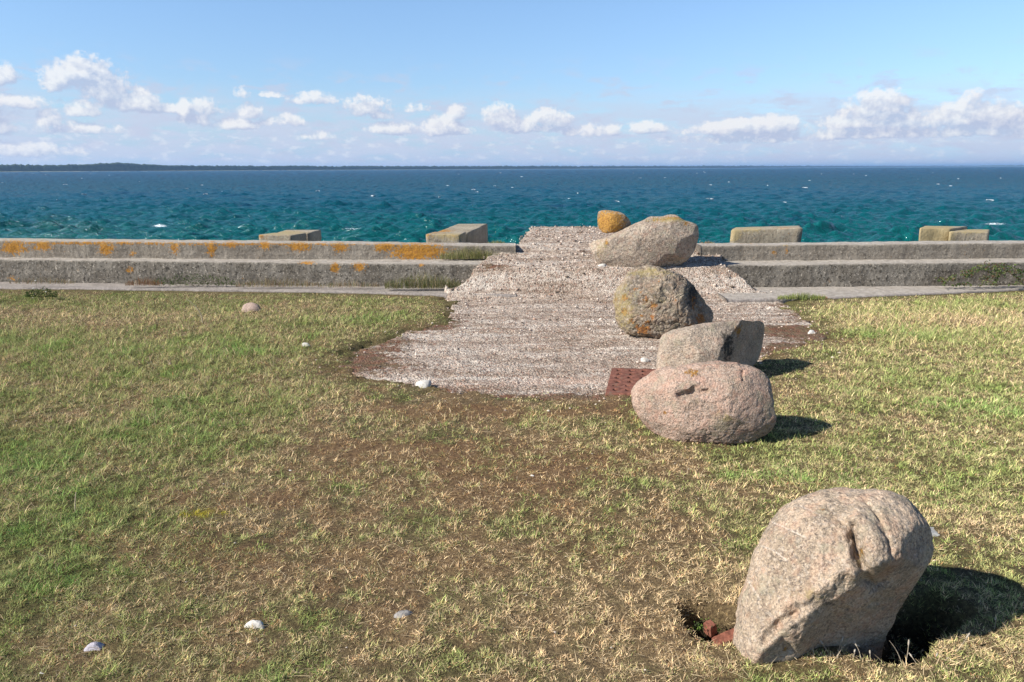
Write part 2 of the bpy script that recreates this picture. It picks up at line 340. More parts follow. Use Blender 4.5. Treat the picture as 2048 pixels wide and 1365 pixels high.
PITS = [((1835, 1240), .14, .17), ((1745, 1285), .13, .20), ((1885, 1222), .10, .12), ((1800, 1285), .11, .20), ((1440, 1268), .09, .24), ((1410, 1246), .09, .20), ((1452, 1236), .07, .16), ((1385, 1232), .06, .08)]
def gz(x, y):
    h = .014*fbm(x*1.1, y*1.1, 7, 3) + .010*fbm(x*7, y*7, 8, 3) + .006*pn(x*22, y*22, 3)
    h = h*(1 - .6*sstep(9.3, 9.9, y))
    sd = sdpoly(x, y, SLAB) + .20*fbm(x*2.4, y*2.4, 11, 6, .66)
    h = h + np.where(sd < 0, -.05*sstep(.0, -.25, sd), .012*sstep(0, .3, sd))
    h = h + .012 - .03*sstep(.02, -.05, sd)
    for (q, r, dp) in PITS:
        c = gp(*q); d = np.hypot(x-c[0], y-c[1]) + .02*fbm(x*14, y*14, 3, 2)
        h = h - dp*(1 - sstep(r*.62, r*1.15, d))
    return h
def axis(parts): return np.unique(np.round(np.concatenate([np.arange(a, b, s) for a, b, s in parts]), 5))
xs = axis([(-60, -12, 2.0), (-12, -8, .2), (-8, 8, .035), (8, 12, .2), (12, 61, 2.0)])
ys = axis([(-40, -2, 2.0), (-2, 1.2, .2), (1.2, 4.5, .02), (4.5, 11.0, .035)])
X, Y = np.meshgrid(xs, ys); Z = gz(X, Y)
G_, D_, M_ = zones(X, Y)
tot = G_ + D_ + M_ + .25
soil = np.array([.14, .11, .07]); gcol = np.array([.13, .135, .05]); dcol = np.array([.27, .21, .12]); mcol = np.array([.24, .14, .08])
colg = (G_[..., None]*gcol + D_[..., None]*dcol + M_[..., None]*mcol + .25*soil)/tot[..., None]
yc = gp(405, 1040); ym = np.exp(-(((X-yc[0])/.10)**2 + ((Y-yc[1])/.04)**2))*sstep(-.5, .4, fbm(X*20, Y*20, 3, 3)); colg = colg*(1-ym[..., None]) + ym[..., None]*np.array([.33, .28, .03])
pitd = sstep(-.06, -.14, Z); colg = colg*(1-pitd[..., None]) + pitd[..., None]*np.array([.035, .028, .02])  # ground colour drops to near-black down in the pits
V = np.stack([X, Y, Z], -1).reshape(-1, 3)
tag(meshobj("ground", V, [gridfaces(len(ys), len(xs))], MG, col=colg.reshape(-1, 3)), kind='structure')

# ------------------------------------------------------------------ concrete slab and ramp over the wall
def prof(y):
    return np.interp(y, [4, 9.75, 10.0, 10.27, 11.1, 11.5, 12, 15], [0, .01, .10, .36, .50, .585, .60, .61])
def XY(px, py, z): q = on_z(px, py, z); return (float(q[0]), float(q[1]))
def XA(px, y): return ((px-W0/2)/FPX*y + .03, y)
RAMP = [XA(893,9.7), XA(900,10.0), XA(932,10.15), XA(945,10.27), XA(962,10.6), XA(985,11.1), XA(1034,11.5), XA(1067,14.5), XA(1345,14.5), XA(1395,11.4),
        XA(1430,11.0), XA(1446,10.6), XA(1450,10.27), XA(1476,10.17), XA(1510,10.0), XA(1540,9.75)]
POLY = [SLAB[0]] + RAMP[1:-1] + SLAB[::-1][:-1]
x0, x1 = min(q[0] for q in POLY)-.3, max(q[0] for q in POLY)+.3
sx = np.arange(x0, x1, .022); sy = np.concatenate([np.arange(min(q[1] for q in POLY)-.3, 9.6, .02), np.arange(9.6, 10.5, .012), np.arange(10.5, 15.0, .022)])
X, Y = np.meshgrid(sx, sy)
sd = sdpoly(X, Y, POLY) + .035*fbm(X*5, Y*5, 2, 4) + .012*pn(X*30, Y*30)
up = sstep(9.5, 10.0, Y)
Z = prof(Y) + .012*fbm(X*3, Y*3, 5, 3) + .009*fbm(X*12, Y*12, 6, 4, .6) + up*.010*fbm(X*7, Y*7, 9, 4) - .006
for (yy, a, k) in ((6.95, .05, .02), (9.15, .06, .022), (8.2, .04, .012), (11.9, .03, .02), (10.95, .03, .02), (7.7, .05, .008)):
    ln = yy + a*fbm(X*.7, yy, 3, 3); Z = Z - 1.8*k*np.exp(-((Y-ln)/.024)**2)*sstep(-.3, .2, pn(X*1.4, yy))
Z = np.where(sd > 0, Z - np.clip(sd, 0, 1)*np.where(up > .3, 7.0, 2.0), Z)
Z = np.maximum(Z, -.6 - .6*sstep(10.5, 11, Y))
keep = sd < .25
moss = blob([(760,735,.6,.5,.4),(800,690,.5,.3,.3),(990,545,.22,.10,1.2),(860,655,.4,.2,.8),(1570,665,.5,.4,1.3),(1500,598,.35,.12,1.3),(1620,700,.5,.3,1.0),(950,800,.8,.12,.8),(1250,790,.5,.1,.8),(1100,800,.6,.08,.8),
             (700,720,.5,.3,1.0),(1030,640,.4,.1,.3),(1400,690,.4,.25,.5)], X, Y) - .06 + .50*fbm(X*.9, Y*2.4, 3, 5, .6) + .6*sstep(-.6, .05, sd)*(1-up)
cq = XY(985, 545, .3); moss = moss + 1.1*np.exp(-((X-cq[0])/.3)**2 - ((Y-10.33)/.12)**2)
pink = blob([(1130,762,.45,.10,.9),(960,770,.6,.08,.4),(1220,735,.3,.1,.4)], X, Y)
V = np.stack([X, Y, Z], -1).reshape(-1, 3); F = gridfaces(len(sy), len(sx), keep)
V, F, at, _ = compact(V, F, {'moss': np.clip(moss, 0, 1.2), 'pink': np.clip(pink, 0, 1)})
tag(meshobj("concrete_ramp", V, [F], MS, attrs=at), "rough weathered concrete slab path running from the grass up over the sea wall", "ramp")

# ------------------------------------------------------------------ sea walls
def ell(px, py, L):
    s = np.zeros(px.shape)
    for (cx, cy, rx, ry, k) in L: s = np.maximum(s, k*np.exp(-(((px-cx)/rx)**2 + ((py-cy)/ry)**2)*.8))
    return s
def wall(stations, clip_upper, LU, LL, DK, names, labels, xlim_lower):
    """stations: px x, y base, y top1, y tread back, y top2, y back top, y footing front"""
    S = []
    for (px, yb, y1, yt, y2, yk, yf) in stations:
        A = on_z(px, yb, .03); B = on_y(px, y1, A[1]); Bz = B[2]
        Cc = on_z(px, yt, Bz); D = on_y(px, y2, Cc[1]); E = on_z(px, yk, D[2]); Ff = on_z(px, yf, .03)
        S.append([A, Bz, Cc, D[2], E, Ff])
    X0 = np.array([s[0][0] for s in S]); lx = np.arange(X0[0], X0[-1], .02)
    f = lambda vals: np.interp(lx, X0, vals)
    Ay = f([s[0][1] for s in S]); Bz = f([s[1] for s in S]); Cy = f([s[2][1] for s in S]); Dz = f([s[3] for s in S]); Ey = f([s[4][1] for s in S]); Fy = f([s[5][1] for s in S])
    root = empty(names, (float(lx[len(lx)//2]), float(Ay.mean()), 0)); tag(root, labels, "sea wall")
    def build(pname, pts, mat, lo, hi, amp, lich, lich2, dark):
        m = (lx >= lo) & (lx <= hi); rows = []
        segs = [max(2, int(round(float(np.hypot(pts[i+1][0]-pts[i][0], pts[i+1][1]-pts[i][1]).mean())/.02))) for i in range(len(pts)-1)]
        for i, n in enumerate(segs):
            for q in np.linspace(0, 1, n, endpoint=(i == len(segs)-1)):
                rows.append((pts[i][0]*(1-q)+pts[i+1][0]*q, pts[i][1]*(1-q)+pts[i+1][1]*q))
        Yr = np.array([r[0][m] for r in rows]); Zr = np.array([r[1][m] for r in rows]); Xr = np.broadcast_to(lx[m], Yr.shape)
        # soften arrises and rough up the surface
        Z0 = Zr.copy()
        for _ in range(1):
            Yr[1:-1] = .5*Yr[1:-1] + .25*(Yr[:-2]+Yr[2:]); Zr[1:-1] = .5*Zr[1:-1] + .25*(Zr[:-2]+Zr[2:])
        n1 = fbm(Xr*6, Yr*6, Zr*6, 4); n2 = fbm(Xr*2.2, Yr*2, Zr*3+9, 3); n3 = fbm(Xr*25, Yr*25, Zr*25, 2)
        board = sum(.004*np.exp(-((Zr-zz)/.012)**2) for zz in (.12, .24, .42, .50))
        amp = amp*.5; Yr = Yr + amp*(n1*.012 + n2*.012 + n3*.004) + board; Zr = Zr + amp*(n2*.010 + n1*.009 + n3*.003)
        V = np.stack([Xr, Yr, Zr], -1).reshape(-1, 3); V0 = V.copy()
        px, py = project(V)
        front = np.ones(len(V))
        nz = .5 + .9*fbm(V[:, 0]*3, V[:, 2]*5, 2, 3)
        wr = np.zeros(Yr.shape); gz_ = np.abs(np.gradient(Z0, axis=0)) < .004; wr[gz_] = 1.0; wr = .5*wr + .25*(np.roll(wr, 1, 0) + np.roll(wr, -1, 0)); wr[0] = wr[1]; wr[-1] = wr[-2]  # paler concrete is mixed in where the profile runs level
        at = {'lich': ell(px, py, lich), 'lich2': ell(px, py, lich2), 'dark': np.clip(ell(px, py, dark), 0, 1), 'level_pale': wr.ravel() if pname != 'footing' else wr.ravel()*(.9 if xlim_lower[1] > 50 else .35)}
        nr, nc = Yr.shape; F = gridfaces(nr, nc)[:, ::-1]
        # end caps
        c0 = np.arange(nr)*nc; c1 = c0 + nc-1; V = np.concatenate([V, [V[c0].mean(0)], [V[c1].mean(0)]])
        for k in at: at[k] = np.concatenate([at[k], [0, 0]])
        k0, k1 = nr*nc, nr*nc+1
        r = np.arange(nr); T0 = np.stack([c0[r], c0[(r+1) % nr], np.full(nr, k0)], 1); T1 = np.stack([c1[(r+1) % nr], c1[r], np.full(nr, k1)], 1)
        o = meshobj(pname, V - np.array(root.location), [F, T0, T1], mat, root, attrs=at)
        return o
    one = np.ones_like(lx)
    lo, hi = xlim_lower
    build("lower_step", [(Ay, -.2*one), (Ay, Bz), (Cy+.05, Bz)], MWL, lo, hi, 1.2, LL, [], DK)
    build("upper_step", [(Cy, Bz-.15), (Cy, Dz), (Ey, Dz), (Ey+.02, Dz-2.2)], MWU, max(lo, clip_upper[0]), min(hi, clip_upper[1]), .9, LU, [(a, b-8, c*3, 3, .5) for (a, b, c, d, k) in LU], [])
    build("footing", [(Fy, -.2*one), (Fy, .05*one), (Ay-.004, .05*one)], MWF, lo, hi, .7, [(1640,597,20,6,.6)], [], [])
    return root
LUL = [(28,494,26,15,1),(85,492,20,11,1),(60,486,60,3,.8),(180,487,240,3.5,.75),(500,489,300,3,.68),(212,497,15,15,1),(265,508,7,6,.7),(350,496,9,12,1),(423,497,9,17,1),(462,489,14,7,.9),(530,491,11,9,1),(597,493,24,10,1),(680,495,16,10,1),
       (835,503,58,17,1.15),(770,494,24,9,1),(400,488,100,3,.6),(620,488,80,3,.6)]
LLL = [(670,535,9,10,1),(718,534,14,9,.9),(615,526,18,4,.8),(260,541,8,6,.8),(842,531,8,4,.7),(25,556,14,7,.5)]
xl = lambda px, py, z: float(on_z(px, py, z)[0])
wall([(-1500,552,505,501,467,462,562),(0,567,519.5,516,482,477,577),(350,571.5,523,518,485,480,581),(700,575,527,519.5,488,483,586),(900,577.5,529,520,491,486,592),(1100,578,530,521,492,487,594)],
     (xl(3,480,.58), 99), LUL, LLL, [(330,562,50,10,.7),(60,560,80,8,.5),(520,563,60,8,.4),(780,560,50,12,.4)],
     "sea_wall", "long stepped concrete sea wall with orange lichen patches, to the left of the ramp", (-99, xl(1032,500,.5)))
wall([(1380,577.5,530,522.5,492,487,603),(1500,577.5,531,522,491,486,601),(1620,577,529.5,521,490,485.5,598),(1800,575.5,527,519.5,488.5,483,590),(2048,573.5,525,517,486.5,481,580),(3400,566,519,511,481,475,572)],
     (-99, 99), [(1548,505,6,10,.62),(1572,500,6,12,.5),(1930,500,8,8,.4),(1500,487,30,3,.4)], [(1660,566,8,8,.4)], [(1950,553,70,20,.4)],
     "sea_wall", "plain grey stepped concrete sea wall with a leafy bramble on it, to the right of the ramp", (xl(1425,545,.3), 99))

# ------------------------------------------------------------------ concrete blocks behind the wall
def block(name, quads, label, lich, base=-1.5, mats=None, rot=0):
    """each block: top quad as (px, py, Y) front-left, front-right, back-right, back-left; built as a subdivided prism"""
    root = empty(name); allv = []
    for bi, (qd, bz) in enumerate(quads):
        P = np.array([on_y(a, b, y) for a, b, y in qd]); n = 14; m = 22
        side = []
        # rounded rectangular tower by lofted rings
        t_ = np.linspace(0, 1, n, endpoint=False); ring = np.concatenate([P[i]*(1-t_[:, None]) + P[(i+1) % 4]*t_[:, None] for i in range(4)])
        cen = ring.mean(0); rows = []
        for s in np.linspace(0, .93, 7): rows.append(cen + (ring-cen)*s)
        rows.append(cen + (ring-cen)*.985 + [0, 0, -.004]); rows.append(ring + [0, 0, -.02])
        zt = ring[:, 2].min()
        for z in np.linspace(.05, 1, 40):
            q = ring.copy(); q[:, 2] = ring[:, 2] - (ring[:, 2]-bz)*z; rows.append(q)
        V = np.array(rows); nr, nc = V.shape[:2]; V = V.reshape(-1, 3)
        d = V - cen; d[:, 2] *= .3; d /= np.linalg.norm(d, axis=1)[:, None]+1e-6
        V = V + d*(.02*fbm(V[:, 0]*4, V[:, 1]*4, V[:, 2]*4, 3) + .008*fbm(V[:, 0]*20, V[:, 1]*20, V[:, 2]*20, 2))[:, None]
        px, py = project(V)
        at = {'lich': ell(px, py, lich[0])*(d@np.array([-.5, -.8, .4]) > -.2), 'lich2': ell(px, py, lich[1]), 'dark': np.zeros(len(V))}
        allv.append((V, gridfaces(nr, nc, wrap=True), at))
    c = np.concatenate([v[0] for v in allv]).mean(0); root.location = (c[0], c[1], base)
    for bi, (V, F, at) in enumerate(allv):
        meshobj("slab" if bi else "block", V - np.array(root.location), [F], mats or MWB, root, attrs=at)
    return tag(root, label, "concrete block", "concrete blocks behind the sea wall")
MWB = m_wall("block_concrete", (.33, .275, .20), (.45, .385, .29), .4)
block("concrete_block", [([(552,466,12.9),(618,467,12.9),(641,460,13.9),(572,460,13.9)], -1.5), ([(517,469.5,12.0),(583,471,12.0),(612,466.5,12.8),(548,466,12.8)], -1.5)],
      "grey green concrete block with a lower slab, leftmost of the blocks behind the wall", ([(525,472,20,5,.5)], [(560,466,60,6,.9)]))
block("concrete_block", [([(874,464,12.4),(934,467,12.4),(975,447.5,14.2),(917,447.5,14.2)], -1.5), ([(852,468.5,11.75),(920,470,11.75),(932,464,12.35),(868,464,12.35)], -1.5)],
      "tall slanting concrete block with lichen rim, just left of the ramp", ([(880,463,30,5,.9),(858,472,10,8,.7),(905,472,40,6,.45)], [(900,474,60,10,.8)]))
block("concrete_block", [([(1462,460,11.8),(1604,456,11.8),(1600,451.5,12.7),(1470,455,12.7)], -1.5)],
      "wide pale concrete block nearest the ramp on its right side", ([(1570,456,30,3,.55),(1515,462,10,4,.4)], [(1470,470,14,18,1.0),(1500,460,40,12,.7)]))
block("concrete_block", [([(1840,456,12.0),(1900,458,12.0),(1935,453,12.9),(1850,452,12.9)], -1.5), ([(1899,463.5,11.9),(1977,464,11.9),(1980,459,12.8),(1905,459,12.8)], -1.5)],
      "yellowish two part concrete block at the right, farthest from the ramp", ([(1880,456,36,4,.5)], [(1870,468,40,24,1.3),(1945,462,40,6,.9)]))

# ------------------------------------------------------------------ boulders
def catmull(P, n=24):
    P = np.asarray(P, float); N = len(P); out = []
    for i in range(N):
        a, b, c, d = P[i-1], P[i], P[(i+1) % N], P[(i+2) % N]
        for q in np.linspace(0, 1, n, endpoint=False):
            out.append(.5*((2*b) + (-a+c)*q + (2*a-5*b+4*c-d)*q*q + (-a+3*b-3*c+d)*q**3))
    return np.array(out)
def smin(a, b, k):
    h = np.clip(.5 + .5*(b-a)/k, 0, 1); return b*(1-h) + a*h - k*h*(1-h)
def boulder(name, outline, contact, zc, mat, label, depth=(.5, .5), planes=(), cracks=(), lich=(), lich2=(), dark=(), amp=1.0, K=110, M=440, push=0.0, pw=2.4, smk=.03, group=None, cat="boulder", freq=1.0, chip=.3, cuts=40, veins=()):
    O = catmull(outline, 16); cpx = np.array([(O[:, 0].min()+O[:, 0].max())/2, (O[:, 1].min()+O[:, 1].max())/2])
    rc = ray(*cpx); Pg = on_z(contact[0], contact[1], zc); Dp = (Pg-CAM)@rc + push
    u = np.cross(rc, [0, 0, 1.0]); u /= np.linalg.norm(u); v = np.cross(u, rc); w = -rc
    C0 = CAM + rc*Dp
    def uv(px, py):
        r = ray(px, py); P = CAM + r*(Dp/(r@rc))[..., None] - C0; return P@u, P@v
    ou, ov = uv(O[:, 0], O[:, 1]); th = np.arctan2(ov, ou); rr = np.hypot(ou, ov); o = np.argsort(th)
    T = np.linspace(-np.pi, np.pi, M, endpoint=False); rad = np.interp(T, th[o], rr[o], period=2*np.pi)
    S = rad.mean(); phi = np.linspace(0, np.pi/2, K); s = np.sin(phi)
    mpp = Dp/FPX
    ru, rv = rad*np.cos(T), rad*np.sin(T); rimw = np.zeros(M)
    for (px, py, w0, gx, gy) in planes:
        a, b = uv(np.array(float(px)), np.array(float(py))); rimw = np.minimum(rimw, w0*S + gx*(ru-a) + gy*(rv-b))
    rimw = np.maximum(rimw, -.8*depth[1]*S)
    for _ in range(12): rimw = .5*rimw + .25*(np.roll(rimw, 1) + np.roll(rimw, -1))
    def half(sign, H):
        U = s[:, None]*rad*np.cos(T); Vv = s[:, None]*rad*np.sin(T)
        hgt = H*S*(1 - s**pw)**(1/2)
        h = np.broadcast_to(hgt[:, None], U.shape).copy()
        B = rimw[None, :]*(s**2)[:, None]; h = sign*h + B; lo = B + .03*hgt[:, None]; h = sign*h
        if sign > 0:
            for (px, py, w0, gx, gy) in planes:      # plane through pixel (px,py) at height w0 (in S), slope per S
                a, b = uv(np.array(float(px)), np.array(float(py)))
                h = smin(h, w0*S + gx*(U-a) + gy*(Vv-b), smk)
            h = np.maximum(h, lo)
            for (pts, dp, wd) in cracks:
                q = np.array(pts, float); cu, cv = uv(q[:, 0], q[:, 1]); wu, wv = U + .006*fbm(U*25, Vv*25, 1, 2), Vv + .006*fbm(U*25, Vv*25, 5, 2); d = np.full(U.shape, 9.)
                for i in range(max(1, len(q)-1)):
                    j = min(i+1, len(q)-1); ex, ey = cu[j]-cu[i], cv[j]-cv[i]; tt = np.clip(((wu-cu[i])*ex + (wv-cv[i])*ey)/(ex*ex+ey*ey+1e-9), 0, 1)
                    d = np.minimum(d, np.hypot(wu-cu[i]-ex*tt, wv-cv[i]-ey*tt))
                h = h - dp*np.exp(-(d/(wd*mpp))**2)*sstep(.999, .9, s)[:, None]
        P = C0 + U[..., None]*u + Vv[..., None]*v + (sign*h)[..., None]*w
        return P
    Pf = half(1, depth[0]); Pb = half(-1, depth[1])[:-1][::-1]
    V = np.concatenate([Pf, Pb]).reshape(-1, 3); nr = 2*K-1
    cc = C0 - w*0; dr = V - cc; dr /= np.linalg.norm(dr, axis=1)[:, None] + 1e-6
    sd_ = hash(name + label[:9]) % 7 if False else len(label) % 13
    f = freq/S
    nz = .045*fbm(V[:, 0]*f*.9+sd_, V[:, 1]*f*.9, V[:, 2]*f*.9, 3) + .022*fbm(V[:, 0]*f*3.2, V[:, 1]*f*3.2+sd_, V[:, 2]*f*3.2, 4, .55) + .007*fbm(V[:, 0]*f*14, V[:, 1]*f*14, V[:, 2]*f*14, 3)
    V = V + dr*(nz*S*amp)[:, None]
    rf = np.random.default_rng(len(label)*31+len(outline)); q = V - cc
    for k in range(cuts):
        cz = rf.uniform(.72, .98); aa = rf.uniform(0, 6.28); nn_ = w*cz*(1 if k % 3 else -1) + math.sqrt(1-cz*cz)*(math.cos(aa)*u + math.sin(aa)*v); pr = q@nn_; mx_ = pr.max(); lim = mx_*rf.uniform(.88, .97)
        over = np.maximum(pr - lim, 0); q = q - (over*.85)[:, None]*nn_
    rg = fbm(q[:, 0]*f*2.2+3, q[:, 1]*f*2.2, q[:, 2]*f*2.2, 4, .55); q = q + dr*(S*amp*.05*chip*(np.abs(rg)-.25))[:, None]
    rg2 = pn(q[:, 0]*f*6+3, q[:, 1]*f*6, q[:, 2]*f*6); q = q - dr*(S*amp*.02*chip*np.clip(.16-np.abs(rg2), 0, 1)/.16)[:, None]
    V = q + cc
    px, py = project(V); front = ((V-C0)@w > -.02*S).astype(float)
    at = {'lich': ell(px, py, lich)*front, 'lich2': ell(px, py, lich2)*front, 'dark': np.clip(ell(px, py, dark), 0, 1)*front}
    vv = np.zeros(len(V))
    for pts in veins:
        for (ax, ay), (bx, by) in zip(pts[:-1], pts[1:]):
            tt = np.clip(((px-ax)*(bx-ax)+(py-ay)*(by-ay))/((bx-ax)**2+(by-ay)**2), 0, 1); vv = np.maximum(vv, np.exp(-((px-ax-(bx-ax)*tt)**2 + (py-ay-(by-ay)*tt)**2)/9.))
    at['vein'] = vv*front*.8
    base = np.array([C0[0], C0[1], float(V[:, 2].min())])
    ob = meshobj(name, V - base, [gridfaces(nr, M, wrap=True)], mat, attrs=at); ob.location = base
    return tag(ob, label, cat, group)

GR1 = granite("granite_tan", (.55, .425, .31), (.46, .36, .26), grain=130)
GR2 = granite("granite_pink", (.50, .35, .27), (.43, .325, .245), grain=130)
GR3 = granite("granite_pale", (.46, .365, .28), (.40, .325, .255), grain=110)
GR4 = granite("granite_lichened", (.31, .245, .175), (.23, .19, .145), grain=70, lichen=(.42, .18, .03))
GR5 = granite("granite_grey", (.41, .33, .255), (.34, .28, .225), grain=55)
GR6 = granite("granite_orange", (.40, .30, .20), (.34, .26, .18), grain=60, lichen=(.60, .32, .05))
boulder("boulder", [(1700,980),(1765,985),(1815,1010),(1845,1040),(1862,1075),(1862,1110),(1850,1140),(1832,1172),(1812,1205),(1793,1245),(1776,1290),(1760,1345),(1700,1375),(1600,1378),(1510,1368),(1468,1345),(1464,1300),(1468,1250),
                    (1478,1190),(1500,1130),(1525,1080),(1548,1040),(1582,1008),(1630,988),(1665,981)], (1620,1300), 0.0, GR1,
        "big tan granite boulder leaning in a hole, nearest the camera", (.88, .95),
        planes=[(1738,1159,.82,-1.7,1.2),(1806,1066,.60,-1.9,.0),(1600,1180,.80,.45,-.05),(1660,1050,.72,.15,-.6),(1620,1225,.78,-1.45,1.4)],
        cracks=[([(1708,1085),(1712,1120),(1722,1145),(1735,1160)],.035,9),([(1660,1030),(1690,1060),(1706,1085)],.008,5),([(1590,1225),(1625,1210),(1665,1185),(1690,1160)],.03,9),([(1540,1275),(1560,1250),(1590,1228)],.025,8),
                ([(1728,1015),(1752,1048),(1768,1090),(1776,1120)],.013,4),([(1716,1045),(1738,1085),(1750,1135)],-.022,17),([(1704,1062),(1708,1100),(1718,1135)],.034,5),([(1725,1162),(1745,1172),(1765,1150)],.04,9),([(1640,1040),(1680,1052),(1700,1075)],.014,5),([(1560,1250),(1585,1290)],.02,10),([(1502,1233)],.012,3),([(1630,1240),(1600,1290),(1580,1330)],-.03,18),
                ([(1530,1095),(1565,1120)],-.006,4),([(1670,1230),(1640,1300)],.03,20)],
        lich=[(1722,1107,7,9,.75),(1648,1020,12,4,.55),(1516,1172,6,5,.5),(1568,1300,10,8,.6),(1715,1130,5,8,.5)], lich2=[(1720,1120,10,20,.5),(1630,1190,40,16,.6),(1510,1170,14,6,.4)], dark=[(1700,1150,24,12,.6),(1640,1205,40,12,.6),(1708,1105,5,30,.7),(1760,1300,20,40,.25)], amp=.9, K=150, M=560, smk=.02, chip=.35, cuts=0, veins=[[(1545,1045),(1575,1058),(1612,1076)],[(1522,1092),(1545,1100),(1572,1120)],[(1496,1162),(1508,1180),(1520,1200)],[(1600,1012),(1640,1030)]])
boulder("boulder", [(1330,737),(1385,727),(1440,721),(1490,727),(1525,742),(1542,768),(1549,800),(1549,838),(1540,862),(1515,878),(1480,888),(1430,893),(1370,890),(1325,874),(1290,850),(1270,820),(1264,792),(1272,768),(1298,750)], (1410,885), 0.0, GR2,
        "rounded pink granite boulder with a deep crack, second nearest the camera", (.62, .7),
        planes=[(1500,850,.45,-1.2,.9),(1400,740,.55,0,-1.0),(1538,790,.42,-1.5,.1)],
        cracks=[([(1362,792),(1385,786),(1412,784)],.035,7),([(1395,772),(1378,785)],.02,6),([(1410,787),(1450,775),(1500,770),(1535,778)],.010,6),([(1450,800),(1500,788),(1530,790)],.006,4),([(1483,745),(1484,762)],.02,3),([(1469,762)],.015,3),
                ([(1500,850),(1520,840),(1535,835)],.012,5),([(1470,878),(1500,868)],.02,7),([(1520,800),(1528,830)],.008,5),([(1380,760),(1440,762)],-.012,16)],
        lich=[(1330,825,7,6,.75),(1380,846,9,6,.6),(1385,745,16,7,.85)], lich2=[(1460,840,40,20,.55),(1340,790,20,10,.3),(1400,800,20,10,.4)], amp=1.0, chip=.3, cuts=26)
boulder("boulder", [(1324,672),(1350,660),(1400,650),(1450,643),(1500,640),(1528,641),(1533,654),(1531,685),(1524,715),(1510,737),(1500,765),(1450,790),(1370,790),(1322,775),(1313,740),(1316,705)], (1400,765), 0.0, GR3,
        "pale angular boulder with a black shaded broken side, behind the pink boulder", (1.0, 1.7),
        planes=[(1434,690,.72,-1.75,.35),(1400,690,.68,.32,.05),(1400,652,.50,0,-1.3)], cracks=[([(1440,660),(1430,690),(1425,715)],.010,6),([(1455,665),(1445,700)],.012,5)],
        lich=[(1478,665,12,12,.8),(1484,652,8,6,.6),(1366,706,4,5,.6),(1495,650,10,4,.4)], lich2=[], dark=[(1455,690,16,44,.8),(1490,690,45,60,.52)], amp=.8, smk=.015)  # dark ellipses paint the facet's shade into its colour, with its dark speckle
boulder("boulder", [(1272,536),(1290,532),(1318,536),(1350,546),(1376,562),(1396,585),(1413,607),(1428,630),(1423,648),(1405,662),(1370,680),(1320,682),(1280,676),(1245,662),(1234,638),(1229,602),(1240,572),(1256,552)], (1300,672), 0.0, GR4,
        "domed boulder spotted with orange lichen on the concrete slab, between two paler boulders", (.7, .75),
        planes=[(1372,600,.52,-1.6,-.45),(1300,600,.62,.12,.08),(1300,550,.45,0,-1.2)], cracks=[([(1355,570),(1375,590),(1395,620),(1408,645)],.012,4),([(1322,575),(1325,600)],.010,6),([(1273,628),(1268,640)],.008,4),([(1345,575),(1385,600),(1400,640)],-.012,8)],
        lich=[(1249,596,7,7,.95),(1250,625,7,9,.9),(1262,642,9,6,.85),(1307,612,9,8,.95),(1283,634,5,5,.8),(1303,634,6,8,.75),(1287,660,15,10,1.0),(1294,645,7,5,.8),(1290,598,7,10,.7),(1282,585,5,5,.6),(1270,580,7,5,.6),(1386,605,6,20,.65),(1402,640,12,14,.9),(1380,652,14,6,.7),(1360,627,10,4,.6),(1275,655,6,8,.8),(1232,600,5,14,.6),(1350,600,6,6,.5),(1318,560,5,6,.5)],
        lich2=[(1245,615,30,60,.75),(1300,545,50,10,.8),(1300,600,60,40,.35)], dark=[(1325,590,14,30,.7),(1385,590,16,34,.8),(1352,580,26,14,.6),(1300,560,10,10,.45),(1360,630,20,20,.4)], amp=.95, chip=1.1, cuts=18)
boulder("boulder", [(1179,494),(1181,486),(1196,480),(1215,474),(1240,462),(1264,451),(1284,443),(1299,435),(1320,434),(1346,429),(1371,442),(1394,450),(1397,462),(1396,476),(1386,507),(1369,525),(1340,538),(1300,542),(1255,541),(1225,538),(1203,532),(1191,520)], (1280,533), .36, GR5,
        "long grey boulder lying on the ramp with a small orange stone perched on its shoulder", (.45, .6),
        planes=[(1300,480,.44,.0,.12),(1345,510,.40,-.6,1.6),(1300,447,.36,0,-1.3),(1388,470,.3,-1.8,0)], cracks=[([(1340,512),(1355,505)],.04,14),([(1203,505),(1204,522)],.02,4),([(1330,525),(1365,520)],.03,8)],
        lich=[(1345,437,32,4,.85),(1372,448,12,5,.8),(1213,486,5,6,.8),(1318,440,20,4,.7),(1331,449,4,4,.5),(1300,444,14,4,.4)], lich2=[(1340,440,50,6,.9),(1205,495,16,24,.6),(1290,490,20,16,.3)], amp=.6)
boulder("stone", [(1198,424),(1212,421),(1238,424),(1252,432),(1262,445),(1262,452),(1250,456),(1238,463),(1216,467),(1202,462),(1196,448),(1195,434)], (1225,533), .36, GR6,
        "small orange lichen covered stone perched on the shoulder of the long grey boulder", (.62, .8),
        planes=[(1243,445,.58,-1.7,.1),(1215,445,.6,.0,.05)], lich=[(1218,445,30,24,1.2)], amp=.7, K=60, M=240, cat="stone", push=.12, smk=.008)

